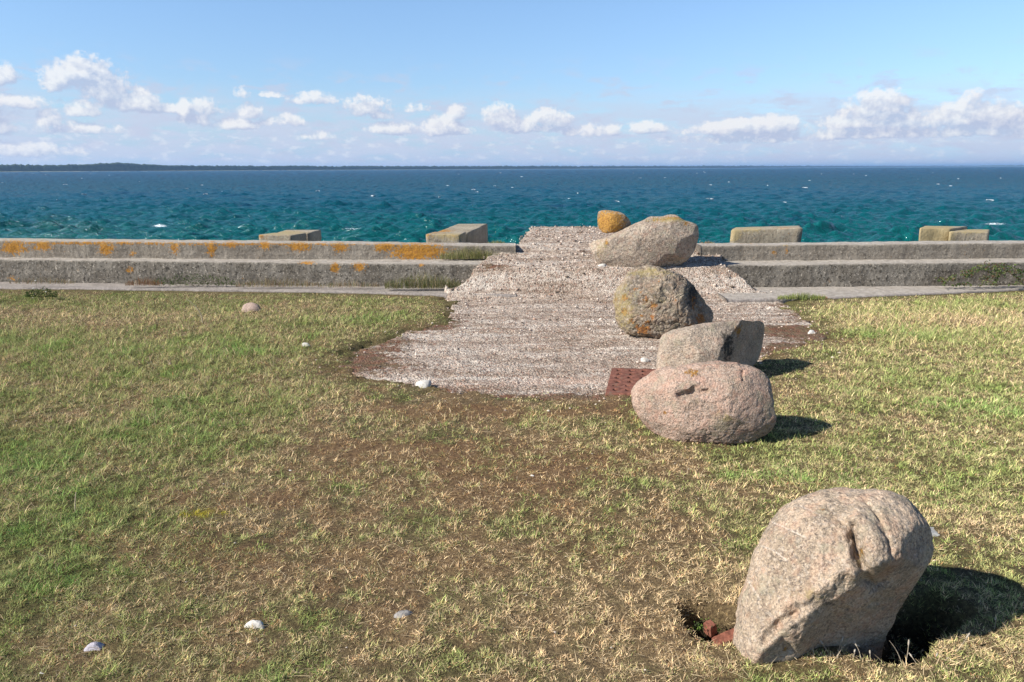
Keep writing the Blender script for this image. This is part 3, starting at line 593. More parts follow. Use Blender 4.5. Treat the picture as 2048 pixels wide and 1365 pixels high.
# ------------------------------------------------------------------ small stones
PALE = m_simple("pale_stone", (.66, .63, .58), sc_=60, var=.3)
PINKS = m_simple("pink_stone", (.40, .30, .25), sc_=60, var=.4, dark=(.2, .15, .12))
GREYS = m_simple("grey_stone", (.34, .32, .30), sc_=50, var=.5, dark=(.12, .1, .09))
DARKS = m_simple("dark_clod", (.045, .035, .03), sc_=60, var=.5)
def stone(name, px, py, wpx, hpx, mat, label, cat="stone", flat=.6, z=0.0, seed=0, group=None):
    c = on_z(px, py + hpx*.35, z); d = np.linalg.norm(c-CAM); s = d/FPX; n1, n2 = 26, 18
    th = np.linspace(0, 2*np.pi, n1, endpoint=False); ph = np.linspace(0.02, np.pi-.02, n2)
    D = np.stack([np.sin(ph)[:, None]*np.cos(th), np.sin(ph)[:, None]*np.sin(th), np.broadcast_to(np.cos(ph)[:, None], (n2, n1))], -1).reshape(-1, 3)
    rl = random.Random(seed*7+3); r = np.ones(len(D))
    for k in range(9):      # chip flat faces
        nrm = np.array([rl.gauss(0, 1), rl.gauss(0, 1), rl.gauss(0, .8)]); nrm /= np.linalg.norm(nrm); q = D@nrm
        r = np.minimum(r, np.where(q > .2, (.42+.36*rl.random())/np.maximum(q, .2), 9))
    V = D*r[:, None]; V += D*(.04*fbm(D[:, 0]*3+seed, D[:, 1]*3, D[:, 2]*3, 3))[:, None]
    a = wpx*s*.5/.82; hh = hpx*s*.8/.82
    V = V*np.array([a, a*flat, hh]); ba = c + np.array([0, a*.25, -hh*.25])
    o = meshobj(name, V, [gridfaces(n2, n1, wrap=True)], mat, smooth=False); o.location = ba
    return tag(o, label, cat, group)
stone("stone", 850, 768, 40, 20, PALE, "bright white stone on the left edge of the concrete slab", seed=1)
stone("stone", 500, 617, 50, 28, PINKS, "pinkish rock lying in the far left grass below the sea wall", "rock", seed=2)
stone("stone", 610, 692, 19, 15, PALE, "small white stone on the bare strip left of the slab", seed=3)
stone("stone", 321, 726, 16, 18, PINKS, "small pink grey pebble, left one of a pair in the left grass", "pebble", seed=4)
stone("stone", 340, 732, 15, 14, PINKS, "small pink grey pebble, right one of a pair in the left grass", "pebble", seed=5)
stone("pebble", 553, 875, 13, 12, PALE, "tiny white pebble in the grass left of the mossy patch", seed=6, cat="pebble")
stone("pebble", 1064, 956, 18, 14, PALE, "small cream pebble on the moss, left of and nearer than the pink boulder", seed=7, cat="pebble")
stone("pebble", 780, 1149, 18, 14, PALE, "small white pebble in the middle of the near brown grass", seed=8, cat="pebble")
stone("stone", 510, 1257, 42, 30, PALE, "white and black stone half buried in the near grass, left of centre", seed=9)
stone("stone", 196, 1305, 52, 34, m_simple("lilac_stone", (.50, .47, .52), sc_=70, var=.4), "flat lilac grey stone in the bottom left grass", seed=10, flat=.5)
stone("stone", 309, 1291, 46, 30, m_simple("white_blue_stone", (.62, .63, .68), sc_=70, var=.4), "flat bluish white stone right of the lilac grey one", seed=11, flat=.5)
stone("stone", 577, 945, 26, 14, PALE, "flat pale grey chip in the moss, left of centre", "stone", seed=12, flat=.5)
stone("stone", 1290, 720, 20, 14, PALE, "white pebble on the slab beside the rusty grate", "pebble", seed=13)
stone("stone", 1690, 668, 0.1+18, 8, PALE, "white chip at the mossy right edge of the slab", "pebble", seed=14) if False else None
stone("stone", 1622, 664, 16, 8, PALE, "white chip in the red moss right of the slab", "pebble", seed=15)
stone("stone", 808, 1236, 44, 26, GREYS, "dull grey stone sunk in the near grass, upper one of two", seed=16, flat=.6)
stone("stone", 852, 1271, 42, 20, GREYS, "flat dull grey stone sunk in the near grass, lower one of two", seed=17, flat=.6)
stone("stone", 1888, 1070, 66, 36, m_simple("whitish_stone", (.50, .50, .48), sc_=30, var=.5, dark=(.2, .2, .18)), "whitish mottled stone just behind the right side of the big tan boulder", seed=18, flat=.6)
stone("stone", 80, 1354, 44, 24, PALE, "pale flat stone cut by the bottom left edge of the photo", seed=19, flat=.6)
stone("stone", 1208, 531, 22, 7, PALE, "white chip beside the left foot of the long grey boulder", "pebble", z=.36, seed=20)
stone("clod", 449, 876, 36, 12, DARKS, "dark clod in the left grass near the white pebble", "clod", seed=21)
stone("clod", 577, 829, 44, 8, DARKS, "long dark clod in the bright green grass left of the slab", "clod", seed=22)
stone("clod", 300, 768, 20, 7, DARKS, "dark clod in the grass nearer than the pair of pink pebbles", "clod", seed=23)
stone("stone", 1484, 580, 18, 8, PALE, "pale rubble lump at the right foot of the ramp", "stone", seed=24)
for i, (px, py, w_, h_, z_) in enumerate([(1650,479,40,8,-.9),(1700,480,60,7,-.9),(1760,478,50,8,-.9),(1820,479,30,6,-.9)]):
    pass

# ------------------------------------------------------------------ rusty grate
RUST = m_simple("rust", (.24, .10, .07), rough=.85, sc_=24, var=.5, spec=.2, dark=(.17, .12, .085))
def grate():
    root = empty("grate"); tag(root, "rusty red metal grate with rows of slots beside the pink boulder", "grate")
    P = [on_z(1224,736,.030), on_z(1380,740,.030), on_z(1370,789,.030), on_z(1211,786,.028)]
    nu, nv = 150, 60
    U, Vv = np.meshgrid(np.linspace(0, 1, nu), np.linspace(0, 1, nv))
    Q = (P[0]*(1-U)[..., None] + P[1]*U[..., None])*(1-Vv)[..., None] + (P[3]*(1-U)[..., None] + P[2]*U[..., None])*Vv[..., None]
    hole = np.zeros(U.shape, bool)
    for r in range(6):
        for cx in (.10, .26, .42):
            cy = .10 + r*.155
            hole |= (((U-cx-.015*(r%2))/.030)**2 + ((Vv-cy)/.024)**2) < 1
    Q[..., 2] += .004*fbm(U*4, Vv*4, 1, 3); keep = ~hole
    nn = nu*nv; F = gridfaces(nv, nu, keep)[:, ::-1]
    V = np.concatenate([Q.reshape(-1, 3), Q.reshape(-1, 3) - [0, 0, .045]])
    Fb = F[:, ::-1] + nn
    E = np.concatenate([F[:, [i, (i+1) % 4]] for i in range(4)]); key = E[:, 0]*(2*nn) + E[:, 1]; rk = E[:, 1]*(2*nn) + E[:, 0]
    bd = E[~np.isin(key, rk)]; S = np.stack([bd[:, 1], bd[:, 0], bd[:, 0]+nn, bd[:, 1]+nn], 1)
    base = np.array(P[0]); root.location = base
    meshobj("slotted_plate", V - base, [F, Fb, S], RUST, root, smooth=False)
    b = np.array([q - [0, 0, .013] for q in P])
    meshobj("slot_shade_sheet", np.array(b) - base, [np.array([[3, 2, 1, 0]])], m_simple("slot_shade", (.03, .022, .018), sc_=60), root)  # near-black sheet inside the plate stands in for shade in the slots
grate()
# broken brick in the hole
BR = m_simple("old_brick", (.26, .10, .065), sc_=50, var=.5, dark=(.2, .1, .07))
def brick():
    root = empty("broken_brick"); c = on_z(1446, 1279, -.03); root.location = c; tag(root, "broken red brick wedged in the hole left of the big tan boulder", "brick")
    def box(name, cx, cy, cz, sx, sy, sz, rz, ry):
        n = 10; g = np.linspace(-1, 1, n); pts = []; F = []
        for ax in range(3):
            for sg in (-1, 1):
                a, b = np.meshgrid(g, g); q = np.zeros((n, n, 3)); q[..., ax] = sg; q[..., (ax+1) % 3] = a; q[..., (ax+2) % 3] = b
                f = gridfaces(n, n) + len(pts)*n*n; F.append(f if sg > 0 else f[:, ::-1]); pts.append(q.reshape(-1, 3))
        V = np.concatenate(pts); V = V*(1 - .03*(np.abs(V) > .95).sum(1, keepdims=True)); V = V*np.array([sx, sy, sz])/2
        V = V + .002*np.stack([pn(V[:, 0]*80, V[:, 1]*80, V[:, 2]*80+k*9) for k in range(3)], 1)
        M = (Matrix.Rotation(rz, 3, 'Z') @ Matrix.Rotation(ry, 3, 'Y')); V = V@np.array(M).T + [cx, cy, cz]
        meshobj(name, V, F, BR, root, smooth=False)
    box("long_piece", .02, 0, 0, .12, .05, .035, R(16), R(-14)); box("short_piece", -.04, .035, .022, .032, .04, .05, R(30), R(-10))
brick()

# ------------------------------------------------------------------ grass
def blades(n, xy, zb, L, Wd, tilt, col, curve=.6, az=None):
    az = rng.uniform(0, 2*np.pi, n) if az is None else az
    h = np.stack([np.cos(az), np.sin(az)], 1); side = np.stack([-h[:, 1], h[:, 0], np.zeros(n)], 1)
    tw = rng.normal(0, .5, n); side[:, 0] += tw*h[:, 0]; side[:, 1] += tw*h[:, 1]
    side /= np.linalg.norm(side, axis=1)[:, None]
    d1 = np.stack([h[:, 0]*np.sin(tilt), h[:, 1]*np.sin(tilt), np.cos(tilt)], 1); t2 = np.minimum(tilt + curve, 1.75)
    d2 = np.stack([h[:, 0]*np.sin(t2), h[:, 1]*np.sin(t2), np.cos(t2)], 1)
    b = np.concatenate([xy, zb[:, None]], 1); mid = b + d1*(L*.55)[:, None]; tip = mid + d2*(L*.45)[:, None]
    s = side*Wd[:, None]*.5
    V = np.stack([b-s, b+s, mid+s*.8, mid-s*.8, tip], 1).reshape(-1, 3)
    i = np.arange(n)*5; Q = np.stack([i, i+1, i+2, i+3], 1); T = np.stack([i+3, i+2, i+4], 1)
    cc = np.repeat(col, 5, axis=0)
    return V, Q, T, cc
def scatter(N, ymin, ymax, power, spread, ext=1.3):
    """points whose density falls with distance from the viewpoint"""
    q = rng.random(N); a, b = ymin**(2-power), ymax**(2-power)
    y = (a + q*(b-a))**(1/(2-power)) if abs(power-2) > 1e-6 else ymin*(ymax/ymin)**q
    x = rng.uniform(-1, 1, N)*(spread*y + ext); return x, y
_e = [on_z(float(q), float(w_), .03) for q, w_ in ((-1500,562),(0,577),(350,581),(700,586),(893,590),(895,640),(1530,640),(1532,601),(1620,598),(1800,590),(2048,580),(3400,572))]
YF = lambda x: np.interp(x, [q[0] for q in _e], [q[1] for q in _e])
parts = {'green': [], 'dry': []}
x, y = scatter(1700000, 1.35, 10.7, 1.8, .84)
G_, D_, M_ = zones(x, y)
sd = sdpoly(x, y, SLAB) + .20*fbm(x*2.4, y*2.4, 11, 6, .66)
zb = gz(x, y)
clump = fbm(x*16, y*16, 20, 2); cl2 = fbm(x*5, y*5, 21, 3)
tot = G_ + .8*D_ + 1.0*M_ + .2; u_ = rng.random(len(x))
kind = np.where(u_ < G_/tot, 0, np.where(u_ < (G_+.8*D_)/tot, 1, 2))
dens = np.clip(.55 + 1.0*clump + .35*cl2 + .45*G_ + .15*D_ - .15*M_, .05, 1.2)
pitz = zb < -.05
keep = (rng.random(len(x)) < dens) & (sd > .06 - .5*rng.random(len(x))**4) & (y < YF(x) - .16 + .12*fbm(x*3, 0, 9, 3)) & (~pitz | (rng.random(len(x)) < .35))
x, y, zb, kind, G_, D_, M_, clump, cl2, sd = [q[keep] for q in (x, y, zb, kind, G_, D_, M_, clump, cl2, sd)]
n = len(x); far = np.clip(y/3, .75, 3)**.55
tall = 1 + .9*np.exp(-(((x-4.5)/2.2)**2 + ((y-8.3)/1.3)**2)) + .5*np.exp(-(((x+4)/3)**2 + ((y-6.5)/2.5)**2)) + .25*np.clip(G_-.9, 0, 1)
L = (.010 + .019*rng.random(n)**2.2 + .007*G_)*tall*np.clip(1 + .7*clump, .45, 1.9)*(.4 + .6*sstep(0, .8, YF(x)-y))*(.35 + .65*sstep(0, .5, sd))*far*np.where(kind == 2, .6, 1.)*np.where(kind == 1, 1.15, 1)
Wd = (.0013 + .0017*rng.random(n)**1.5)*far*np.where(kind == 0, 1.15, 1.)
tilt = np.where(kind == 1, rng.uniform(.5, 1.5, n), np.where(kind == 0, rng.uniform(.3, 1.35, n), rng.uniform(.6, 1.5, n)))
gA = np.array([.24, .30, .085]); gB = np.array([.44, .40, .19]); gC = np.array([.17, .27, .075])
q = rng.random((n, 1)); yl = np.clip(.35 + .5*cl2[:, None] + .35*(q-.5) + .35*(D_/(G_+D_))[:, None], 0, 1)
cg = gA*(1-yl) + gB*yl; bl = np.clip((G_-1.0)*1.3, 0, .8)[:, None]*(1-q*.5); cg = cg*(1-bl) + gC*bl*1.35
cd = np.array([.74, .58, .36])*(1-q) + np.array([.44, .32, .18])*q
cm = np.array([.44, .24, .12])*(1-q) + np.array([.34, .27, .11])*q
col = np.where((kind == 0)[:, None], cg, np.where((kind == 1)[:, None], cd, cm))*rng.uniform(.35, 1.5, (n, 1))*(1 + .5*np.clip(clump, -1, 1))[:, None]
yq = gp(410, 1040); yk = (np.exp(-((x-yq[0])/.12)**2 - ((y-yq[1])/.05)**2)*rng.random(n) > .25); col[yk] = np.array([.55, .48, .06])*rng.uniform(.6, 1.2, (int(yk.sum()), 1))
xy = np.stack([x, y], 1)
print("blades", n)
V, Q, T, cc = blades(n, xy, zb-.002, L, Wd, tilt, col, .35)
tag(meshobj("grass", V, [Q, T], MB, smooth=False, col=cc), "short grazed grass and moss covering the ground", "grass", kind='stuff')
# lying straw
x, y = scatter(9000, 1.4, 9.2, 1.7, .82); G_, D_, M_ = zones(x, y); sd = sdpoly(x, y, SLAB); zb = gz(x, y)
k = (sd > .05) & (rng.random(len(x)) < np.clip(.15 + .6*D_ + .2*M_, 0, 1)) & (zb > -.05) & (y < YF(x)-.1); x, y, zb = x[k], y[k], zb[k]; n = len(x)
V, Q, T, cc = blades(n, np.stack([x, y], 1), zb+.012, rng.uniform(.03, .085, n), rng.uniform(.0014, .0026, n)*np.clip(y/3, .8, 2)**.5, rng.uniform(1.2, 1.56, n),
                     np.array([.56, .45, .28])*rng.uniform(.6, 1.1, (n, 1)), .12)
tag(meshobj("straw", V, [Q, T], MB, smooth=False, col=cc), "pale dry straw scattered over the grass", "straw", kind='stuff')
# loose gravel on the slab and around it
x = rng.uniform(-2.2, 4.6, 13000); y = rng.uniform(5.0, 14.5, 13000)
sd = sdpoly(x, y, POLY); k = (sd < .05) | ((rng.random(len(x)) < .18) & (sd < .5) & (y < 9.3)); x, y = x[k], y[k]; n = len(x)
zg = np.where(y > 9.4, prof(y), np.maximum(gz(x, y), 0.0))
r = (.003 + .012*rng.random(n)**4 + .012*rng.random(n)**30)*np.clip(y/7, .8, 1.6)
oc = np.array([[1,0,0],[0,1,0],[-1,0,0],[0,-1,0],[0,0,1],[0,0,-1]], float); fo = np.array([[0,1,4],[1,2,4],[2,3,4],[3,0,4],[1,0,5],[2,1,5],[3,2,5],[0,3,5]])
a = rng.uniform(0, 6.3, n); ca, sa = np.cos(a), np.sin(a)
P = oc[None]*(r[:, None, None]*rng.uniform(.6, 1.3, (n, 6, 1)))*np.array([1.2, .9, .65]); Px = P[..., 0]*ca[:, None]-P[..., 1]*sa[:, None]; Py = P[..., 0]*sa[:, None]+P[..., 1]*ca[:, None]
V = np.stack([Px + x[:, None], Py + y[:, None], P[..., 2] + zg[:, None] + r[:, None]*.2], -1).reshape(-1, 3)
F = (fo[None] + (np.arange(n)*6)[:, None, None]).reshape(-1, 3)
pal = np.array([[.58,.50,.42],[.46,.37,.30],[.34,.23,.17],[.20,.15,.12],[.48,.40,.33],[.13,.10,.075],[.40,.32,.26]]); cc = np.repeat(pal[rng.integers(0, 7, n)], 6, axis=0)
tag(meshobj("gravel", V, [F], m_leaf("gravel_stone", trans=0.0), smooth=False, col=cc), "loose gravel on the concrete slab", "gravel", kind='stuff')
# pale shell and stone chips scattered in the grass
x, y = scatter(700, 1.6, 9.3, 1.5, .8); zc = gz(x, y); k = (zc > -.05) & (y < YF(x)); x, y, zc = x[k], y[k], zc[k]; n = len(x)
r = .002 + .006*rng.random(n)**4
P = oc[None]*(r[:, None, None]*rng.uniform(.6, 1.3, (n, 6, 1)))*np.array([1.3, 1, .6]); V = (P + np.stack([x, y, zc+.010], 1)[:, None, :]).reshape(-1, 3)
F = (fo[None] + (np.arange(n)*6)[:, None, None]).reshape(-1, 3); cc = np.repeat(np.array([.42, .36, .29])*rng.uniform(.5, 1.2, (n, 1)), 6, axis=0)
tag(meshobj("stone_chips", V, [F], m_leaf("chip_stone", trans=0.0), smooth=False, col=cc), "tiny pale stone chips scattered through the grass", "stone chips", kind='stuff')

# ------------------------------------------------------------------ plants
LEAF = m_leaf("leaves", trans=.3)
def leafplant(name, pts, label, n, size, cols, stems=14, cat="plant", lift=0.0, group=None):
    """pts: function returning n world points filling the plant's volume"""
    P = pts(n); base = np.array([P[:, 0].mean(), P[:, 1].mean(), P[:, 2].min()]); root = empty(name, base); tag(root, label, cat, group)
    a = rng.normal(size=(n, 3)); a /= np.linalg.norm(a, axis=1)[:, None]; b = np.cross(a, rng.normal(size=(n, 3))); b /= np.linalg.norm(b, axis=1)[:, None]
    s = size*rng.uniform(.6, 1.4, (n, 1)); V = np.stack([P - a*s, P + b*s*.5, P + a*s, P - b*s*.5], 1).reshape(-1, 3) - base
    c = np.array(cols)[rng.integers(0, len(cols), n)]*rng.uniform(.6, 1.3, (n, 1))
    meshobj("leaves", V, [np.arange(n*4).reshape(-1, 4)], LEAF, root, smooth=False, col=np.repeat(c, 4, axis=0))
    k = rng.integers(0, n, stems); tp = P[k]; bs = base + (tp-base)*np.array([.004, .004, 0])
    Vs = []; Fs = []
    for i in range(stems):
        o = len(Vs); w_ = .0035
        for q in (0, .5, 1):
            c0 = bs[i]*(1-q) + tp[i]*q - base
            for e in ((w_, 0, 0), (0, w_, 0), (-w_, 0, 0), (0, -w_, 0)): Vs.append(c0 + np.array(e)*(1-.6*q))
        for l in range(2):
            for m_ in range(4): Fs.append([o+l*4+m_, o+l*4+(m_+1) % 4, o+l*4+4+(m_+1) % 4, o+l*4+4+m_])
    meshobj("stems", np.array(Vs), [np.array(Fs)], m_st, root)
    return root
m_st = m_simple("plant_stem", (.16, .12, .07), sc_=30)
def bramble_pts(n):
    px = rng.uniform(1860, 2500, n*3); top = 525 + 22*sstep(1990, 1880, px) + 7*fbm(px/40, 0, 3, 3); bot = np.interp(px, [1860, 2048, 2500], [574, 573, 570]); q = rng.random(n*3)
    py = top*(q) + bot*(1-q); nz = fbm(px/45, py/22, 4, 3); k = (nz > -.25 + .7*sstep(1950, 1870, px)) & (py < bot-1); px, py = px[k][:n], py[k][:n]
    while len(px) < n: px = np.concatenate([px, px])[:n]; py = np.concatenate([py, py])[:n]
    return on_y(px, py, 10.25 - .16*rng.random(n)**1.5 - .05 + .1*(0))
leafplant("bramble", bramble_pts, "dark green leafy bramble climbing the right end of the lower wall step", 5200, .016, [[.06,.10,.03],[.10,.14,.04],[.045,.065,.025],[.14,.15,.06],[.12,.07,.04]], 40)
def weeds(px0, px1, pyb, hpx, Yd, n, pw=1.0):
    def f(m):
        px = rng.uniform(px0, px1, m); env = hpx*(.45+.55*np.exp(-((px-(px0+px1)/2)/((px1-px0)*.36))**2)); py = pyb - env*rng.random(m)**1.3*(.7+.4*fbm(px/12, 0, 5, 2))
        return on_y(px, py, Yd + rng.normal(0, .035, m))
    return f
def tuft(name, px0, px1, pyb, hpx, Yd, n, label, cols, cat="grass tuft", group=None, wd=.004, lean=.35):
    px = rng.uniform(px0, px1, n); P = on_y(px, np.full(n, float(pyb)), Yd + rng.normal(0, .04, n)); P[:, 2] = on_y(np.array(px0*1.), np.array(float(pyb)), Yd)[2]
    sc_ = Yd/FPX; env = .4 + .6*np.exp(-((px-(px0+px1)/2)/((px1-px0)*.38))**2)
    L = hpx*sc_*env*rng.uniform(.5, 1.15, n)*1.1; base = P.mean(0)
    c = np.array(cols)[rng.integers(0, len(cols), n)]*rng.uniform(.6, 1.25, (n, 1))
    V, Q, T, cc = blades(n, P[:, :2], P[:, 2], L, np.full(n, wd), rng.uniform(0, lean*2, n), c, .4)
    o = meshobj(name, V-base, [Q, T], MB, smooth=False, col=cc); o.location = base; return tag(o, label, cat, group)
GRN = [[.07,.11,.03],[.12,.15,.05],[.05,.07,.025]]; MIXD = [[.30,.22,.11],[.12,.14,.05],[.22,.12,.06],[.4,.32,.18]]
leafplant("weed", weeds(305, 470, 571, 36, 10.6, 0), "green weed growing against the lower step of the left wall", 900, .011, GRN, 20)
tuft("grass_tuft", 250, 325, 571, 18, 10.55, 260, "rusty brown tuft at the foot of the left wall beside the green weed", [[.28,.12,.05],[.22,.10,.05],[.3,.22,.11]])
tuft("grass_tuft", 20, 150, 568, 16, 10.65, 200, "sparse dry tuft at the foot of the left wall, leftmost", MIXD)
tuft("grass_tuft", 470, 640, 574, 22, 10.45, 420, "dry and green tuft at the wall foot, right of the green weed", MIXD)
tuft("grass_tuft", 640, 760, 575, 18, 10.35, 260, "thin tuft at the left wall foot below the orange spots", MIXD)
tuft("grass_tuft", 770, 925, 577, 34, 10.2, 900, "tall olive and straw tuft where the left wall meets the ramp", [[.20,.20,.08],[.34,.27,.14],[.14,.13,.05],[.12,.15,.05]])
tuft("grass_tuft", 880, 1000, 518, 28, 10.98, 900, "yellow green tuft growing on the tread beside the ramp top", [[.26,.26,.10],[.20,.21,.07],[.36,.31,.17]])
tuft("grass_tuft", 975, 1010, 488, 8, 11.45, 160, "small ochre tuft on the wall top at the left edge of the ramp", [[.3,.25,.08],[.2,.2,.07]])
tuft("grass_tuft", 1398, 1430, 489, 8, 11.4, 160, "small reddish tuft on the wall top at the right edge of the ramp", [[.35,.18,.1],[.3,.28,.1]])
tuft("grass_tuft", 1555, 1650, 598, 14, 9.45, 700, "bright green tuft at the right foot of the ramp", [[.2,.24,.07],[.3,.3,.11],[.14,.18,.05]])
leafplant("weed", weeds(50, 115, 594, 26, 9.75, 0), "dark low weed with white flower heads in front of the left wall footing", 700, .010, [[.05,.08,.025],[.03,.045,.02],[.09,.12,.04]], 10)
leafplant("weed", weeds(1385, 1440, 1262, 40, float(gp(1430, 1262)[1])+.07, 0), "small dark green weed at the hole left of the big tan boulder", 170, .005, [[.07,.12,.03],[.13,.2,.04],[.05,.06,.03]], 8)
# white flower heads
WF = m_simple("white_petal", (.75, .73, .66), sc_=80, var=.1)
def ball(c, r, sq=(1, 1, 1), n1=10, n2=7):
    th = np.linspace(0, 2*np.pi, n1, endpoint=False); ph = np.linspace(.05, np.pi-.05, n2)
    D = np.stack([np.sin(ph)[:, None]*np.cos(th), np.sin(ph)[:, None]*np.sin(th), np.broadcast_to(np.cos(ph)[:, None], (n2, n1))], -1).reshape(-1, 3)
    return D*r*np.array(sq) + c, gridfaces(n2, n1, wrap=True)
def flower(px, py, hpx, Yd, label, group, r=.011):
    tp = on_y(px, py, Yd); h = hpx*Yd/FPX; root = empty("flower", (tp[0], tp[1], tp[2]-h)); tag(root, label, "flower", group)
    V, F = ball(np.array([0, 0, h]), r, (1, 1, .7)); V = V + .002*np.stack([pn(V[:, 0]*300, V[:, 1]*300, V[:, 2]*300+k) for k in (0, 5, 9)], 1); meshobj("flower_head", V, [F], WF, root)
    w_ = .0016; Vs = np.array([[w_,0,0],[0,w_,0],[-w_,0,0],[0,-w_,0],[w_,0,h],[0,w_,h],[-w_,0,h],[0,-w_,h]]); meshobj("stem", Vs, [np.array([[0,1,5,4],[1,2,6,5],[2,3,7,6],[3,0,4,7]])], m_st, root)
for px, py, l in ((71,562,"topmost white flower head on the dark weed by the left footing"),(67,577,"white flower head left of centre on the dark weed, just below the topmost"),(92,584,"white flower head standing out rightmost before the dark shade of the weed"),
                  (68,589,"white flower head low on the left side of the dark weed"),(66,596,"lowest white flower head, under the left side of the dark weed"),(87,580,"white flower head beside the rightmost one on the dark weed")):
    flower(px, py, 14, 9.9, l, "white flower heads on the dark weed")
# seed-head stalks by the hole
STK = m_simple("dry_stalk", (.42, .35, .26), sc_=80, var=.2); SH = m_simple("seed_head", (.50, .44, .36), sc_=120, var=.35)
def stalk(pts, head, label, group="pale seed heads at the rim of the hole", w_=.0012, Yd=None, name="seed_stalk"):
    Y0 = float(gp(pts[0][0], min(1340, pts[0][1]))[1]) if Yd is None else Yd
    P = np.array([on_y(a, b, Y0 + .01*i) for i, (a, b) in enumerate(pts)]); base = P[0]
    root = empty(name, base); tag(root, label, "grass stalk", group); P = P - base
    n = 9; tt = np.linspace(0, 1, n); seg = np.linspace(0, 1, len(P)); 
    if len(P) == 3: Q = (1-tt)[:, None]**2*P[0] + 2*((1-tt)*tt)[:, None]*(2*P[1] - .5*P[0] - .5*P[2]) + (tt**2)[:, None]*P[2]
    else: Q = np.stack([np.interp(tt, seg, P[:, k]) for k in range(3)], 1)
    ring = np.array([[1,0,0],[0,0,1],[-1,0,0],[0,0,-1]]); ring2 = np.array([[1,0,0],[0,1,0],[-1,0,0],[0,-1,0]])
    V = np.concatenate([q + (ring+ring2*.7)*w_*(1-.4*i/n) for i, q in enumerate(Q)]); meshobj("stem", V, [gridfaces(n, 4, wrap=True)], STK, root)
    if head:
        d = Q[-1]-Q[-3]; d /= np.linalg.norm(d); V, F = ball(np.zeros(3), 1, n1=8, n2=9); V = V*np.array([.0032, .0032, head*.5]); V = V*(1+.25*pn(V[:, 0]*900, V[:, 1]*900, V[:, 2]*500))[:, None]
        M = np.array(Vector((0, 0, 1)).rotation_difference(Vector(d)).to_matrix()); meshobj("seed_head", V@M.T + Q[-1] + d*head*.3, [F], SH, root)
ST = [([(1665,1325),(1656,1305),(1645,1288)],.022,"thick seed head leaning left"),([(1672,1328),(1676,1306),(1683,1283)],.024,"upright seed head in the middle left"),([(1670,1327),(1690,1290),(1712,1290)],.022,"stalk arching right over the dark hole"),
      ([(1724,1330),(1720,1308),(1713,1292)],.02,"seed head below the arching stalk"),([(1804,1330),(1795,1305),(1779,1282)],0,"bare straight stalk leaning left over the hole"),([(1811,1328),(1815,1308),(1817,1290)],.022,"upright seed head right of centre"),
      ([(1836,1332),(1828,1320),(1823,1313)],.018,"short seed head at the right of the upright one"),([(1866,1330),(1870,1320),(1873,1312)],.018,"short pale head leaning right"),([(1900,1318),(1918,1298),(1934,1275)],.024,"long stalk with forked head at the right rim"),
      ([(1875,1332),(1885,1324),(1894,1318)],.014,"low pale head near the right rim"),([(1643,1330),(1642,1322),(1642,1312)],.018,"short pale head at the left rim"),([(1704,1328),(1707,1315),(1709,1304)],.016,"small head in front of the dark rock base"),
      ([(1744,1330),(1741,1318),(1740,1307)],.014,"tiny head right of the arching stalk"),([(1630,1330),(1625,1290),(1620,1255)],0,"thin bare stalk in front of the big boulder"),([(1606,1326),(1608,1310),(1618,1297)],0,"short bent stalk left of the seed heads"),
      ([(1985,1272),(1990,1255),(1991,1240)],.012,"small stalk at the far right edge of the hole"),([(1970,1284),(1945,1272),(1928,1266)],0,"bare stalk poking left from the right rim")]
for pts, hd, l in ST: stalk(pts, hd, l)
stalk([(405,652),(398,622),(372,598)], 0, "long curved dry stalk rising from the far left grass", None, w_=.004, Yd=float(gp(405, 652)[1]))
stalk([(152,1035),(150,1012),(152,985)], 0, "thin pale upright stalk in the left green grass", None, w_=.002, Yd=float(gp(152, 1035)[1]))

# ------------------------------------------------------------------ beach, sea bed, sea
bx = np.linspace(-60, 60, 160); by = np.concatenate([np.linspace(10.3, 40, 90), [60, 120]]); X, Y = np.meshgrid(bx, by)
Z = np.interp(Y, [10.3, 12, 20, 30, 45, 120], [-.7, -1.0, -1.6, -2.2, -3, -5]) + .05*fbm(X, Y, 3, 4)
mb, t = newmat("beach_sand"); co = objco(t); finish(t, t.mix(t.step(t.noise(co, 6, 5, .7), .4, .6), (.22, .19, .15), (.34, .30, .24)), .9, bumpn(t, t.noise(co, 12, 5, .7), .05), .2)
tag(meshobj("beach", np.stack([X, Y, Z], -1).reshape(-1, 3), [gridfaces(*X.shape)], mb), kind='structure')
ty = np.concatenate([1/np.linspace(1/15.0, 1/420., 1000)]); ty = np.concatenate([ty, np.geomspace(440, 45000, 60)])
tx = np.linspace(-1.25, 1.25, 1100); T_, Y = np.meshgrid(tx, ty); X = T_*np.maximum(Y, 12)
dy = np.gradient(ty)[:, None]; Z = np.zeros(X.shape); rw = np.random.default_rng(5)
for i in range(90):
    lam = 10**rw.uniform(np.log10(.3), np.log10(5)); th = R(-90 + rw.normal(10, 26)); kx, ky = math.cos(th)*2*math.pi/lam, math.sin(th)*2*math.pi/lam
    amp = .0135*lam**.7*min(1, (2.0/lam)**1.3); fd = np.clip(lam/(2.3*dy*abs(math.sin(th))+2.2*(np.maximum(Y, 12)*(tx[1]-tx[0]))*abs(math.cos(th))) - .4, 0, 1)
    Z += amp*fd*np.sin(kx*X + ky*Y + rw.uniform(0, 6.28))
dxs = np.maximum(Y, 12)*(tx[1]-tx[0]); rn = rw.normal(size=X.shape); rn = (rn + np.roll(rn, 1, 1))*.6; rn[1:] += .35*rn[:-1]
Z = Z + rn*np.minimum(.16*dxs, .30)*sstep(45, 160, Y)
Z = Z + 1.4*np.clip(Z, 0, 1)**2 + SEA
gust = fbm(X*.035, Y*.012, 3, 4)
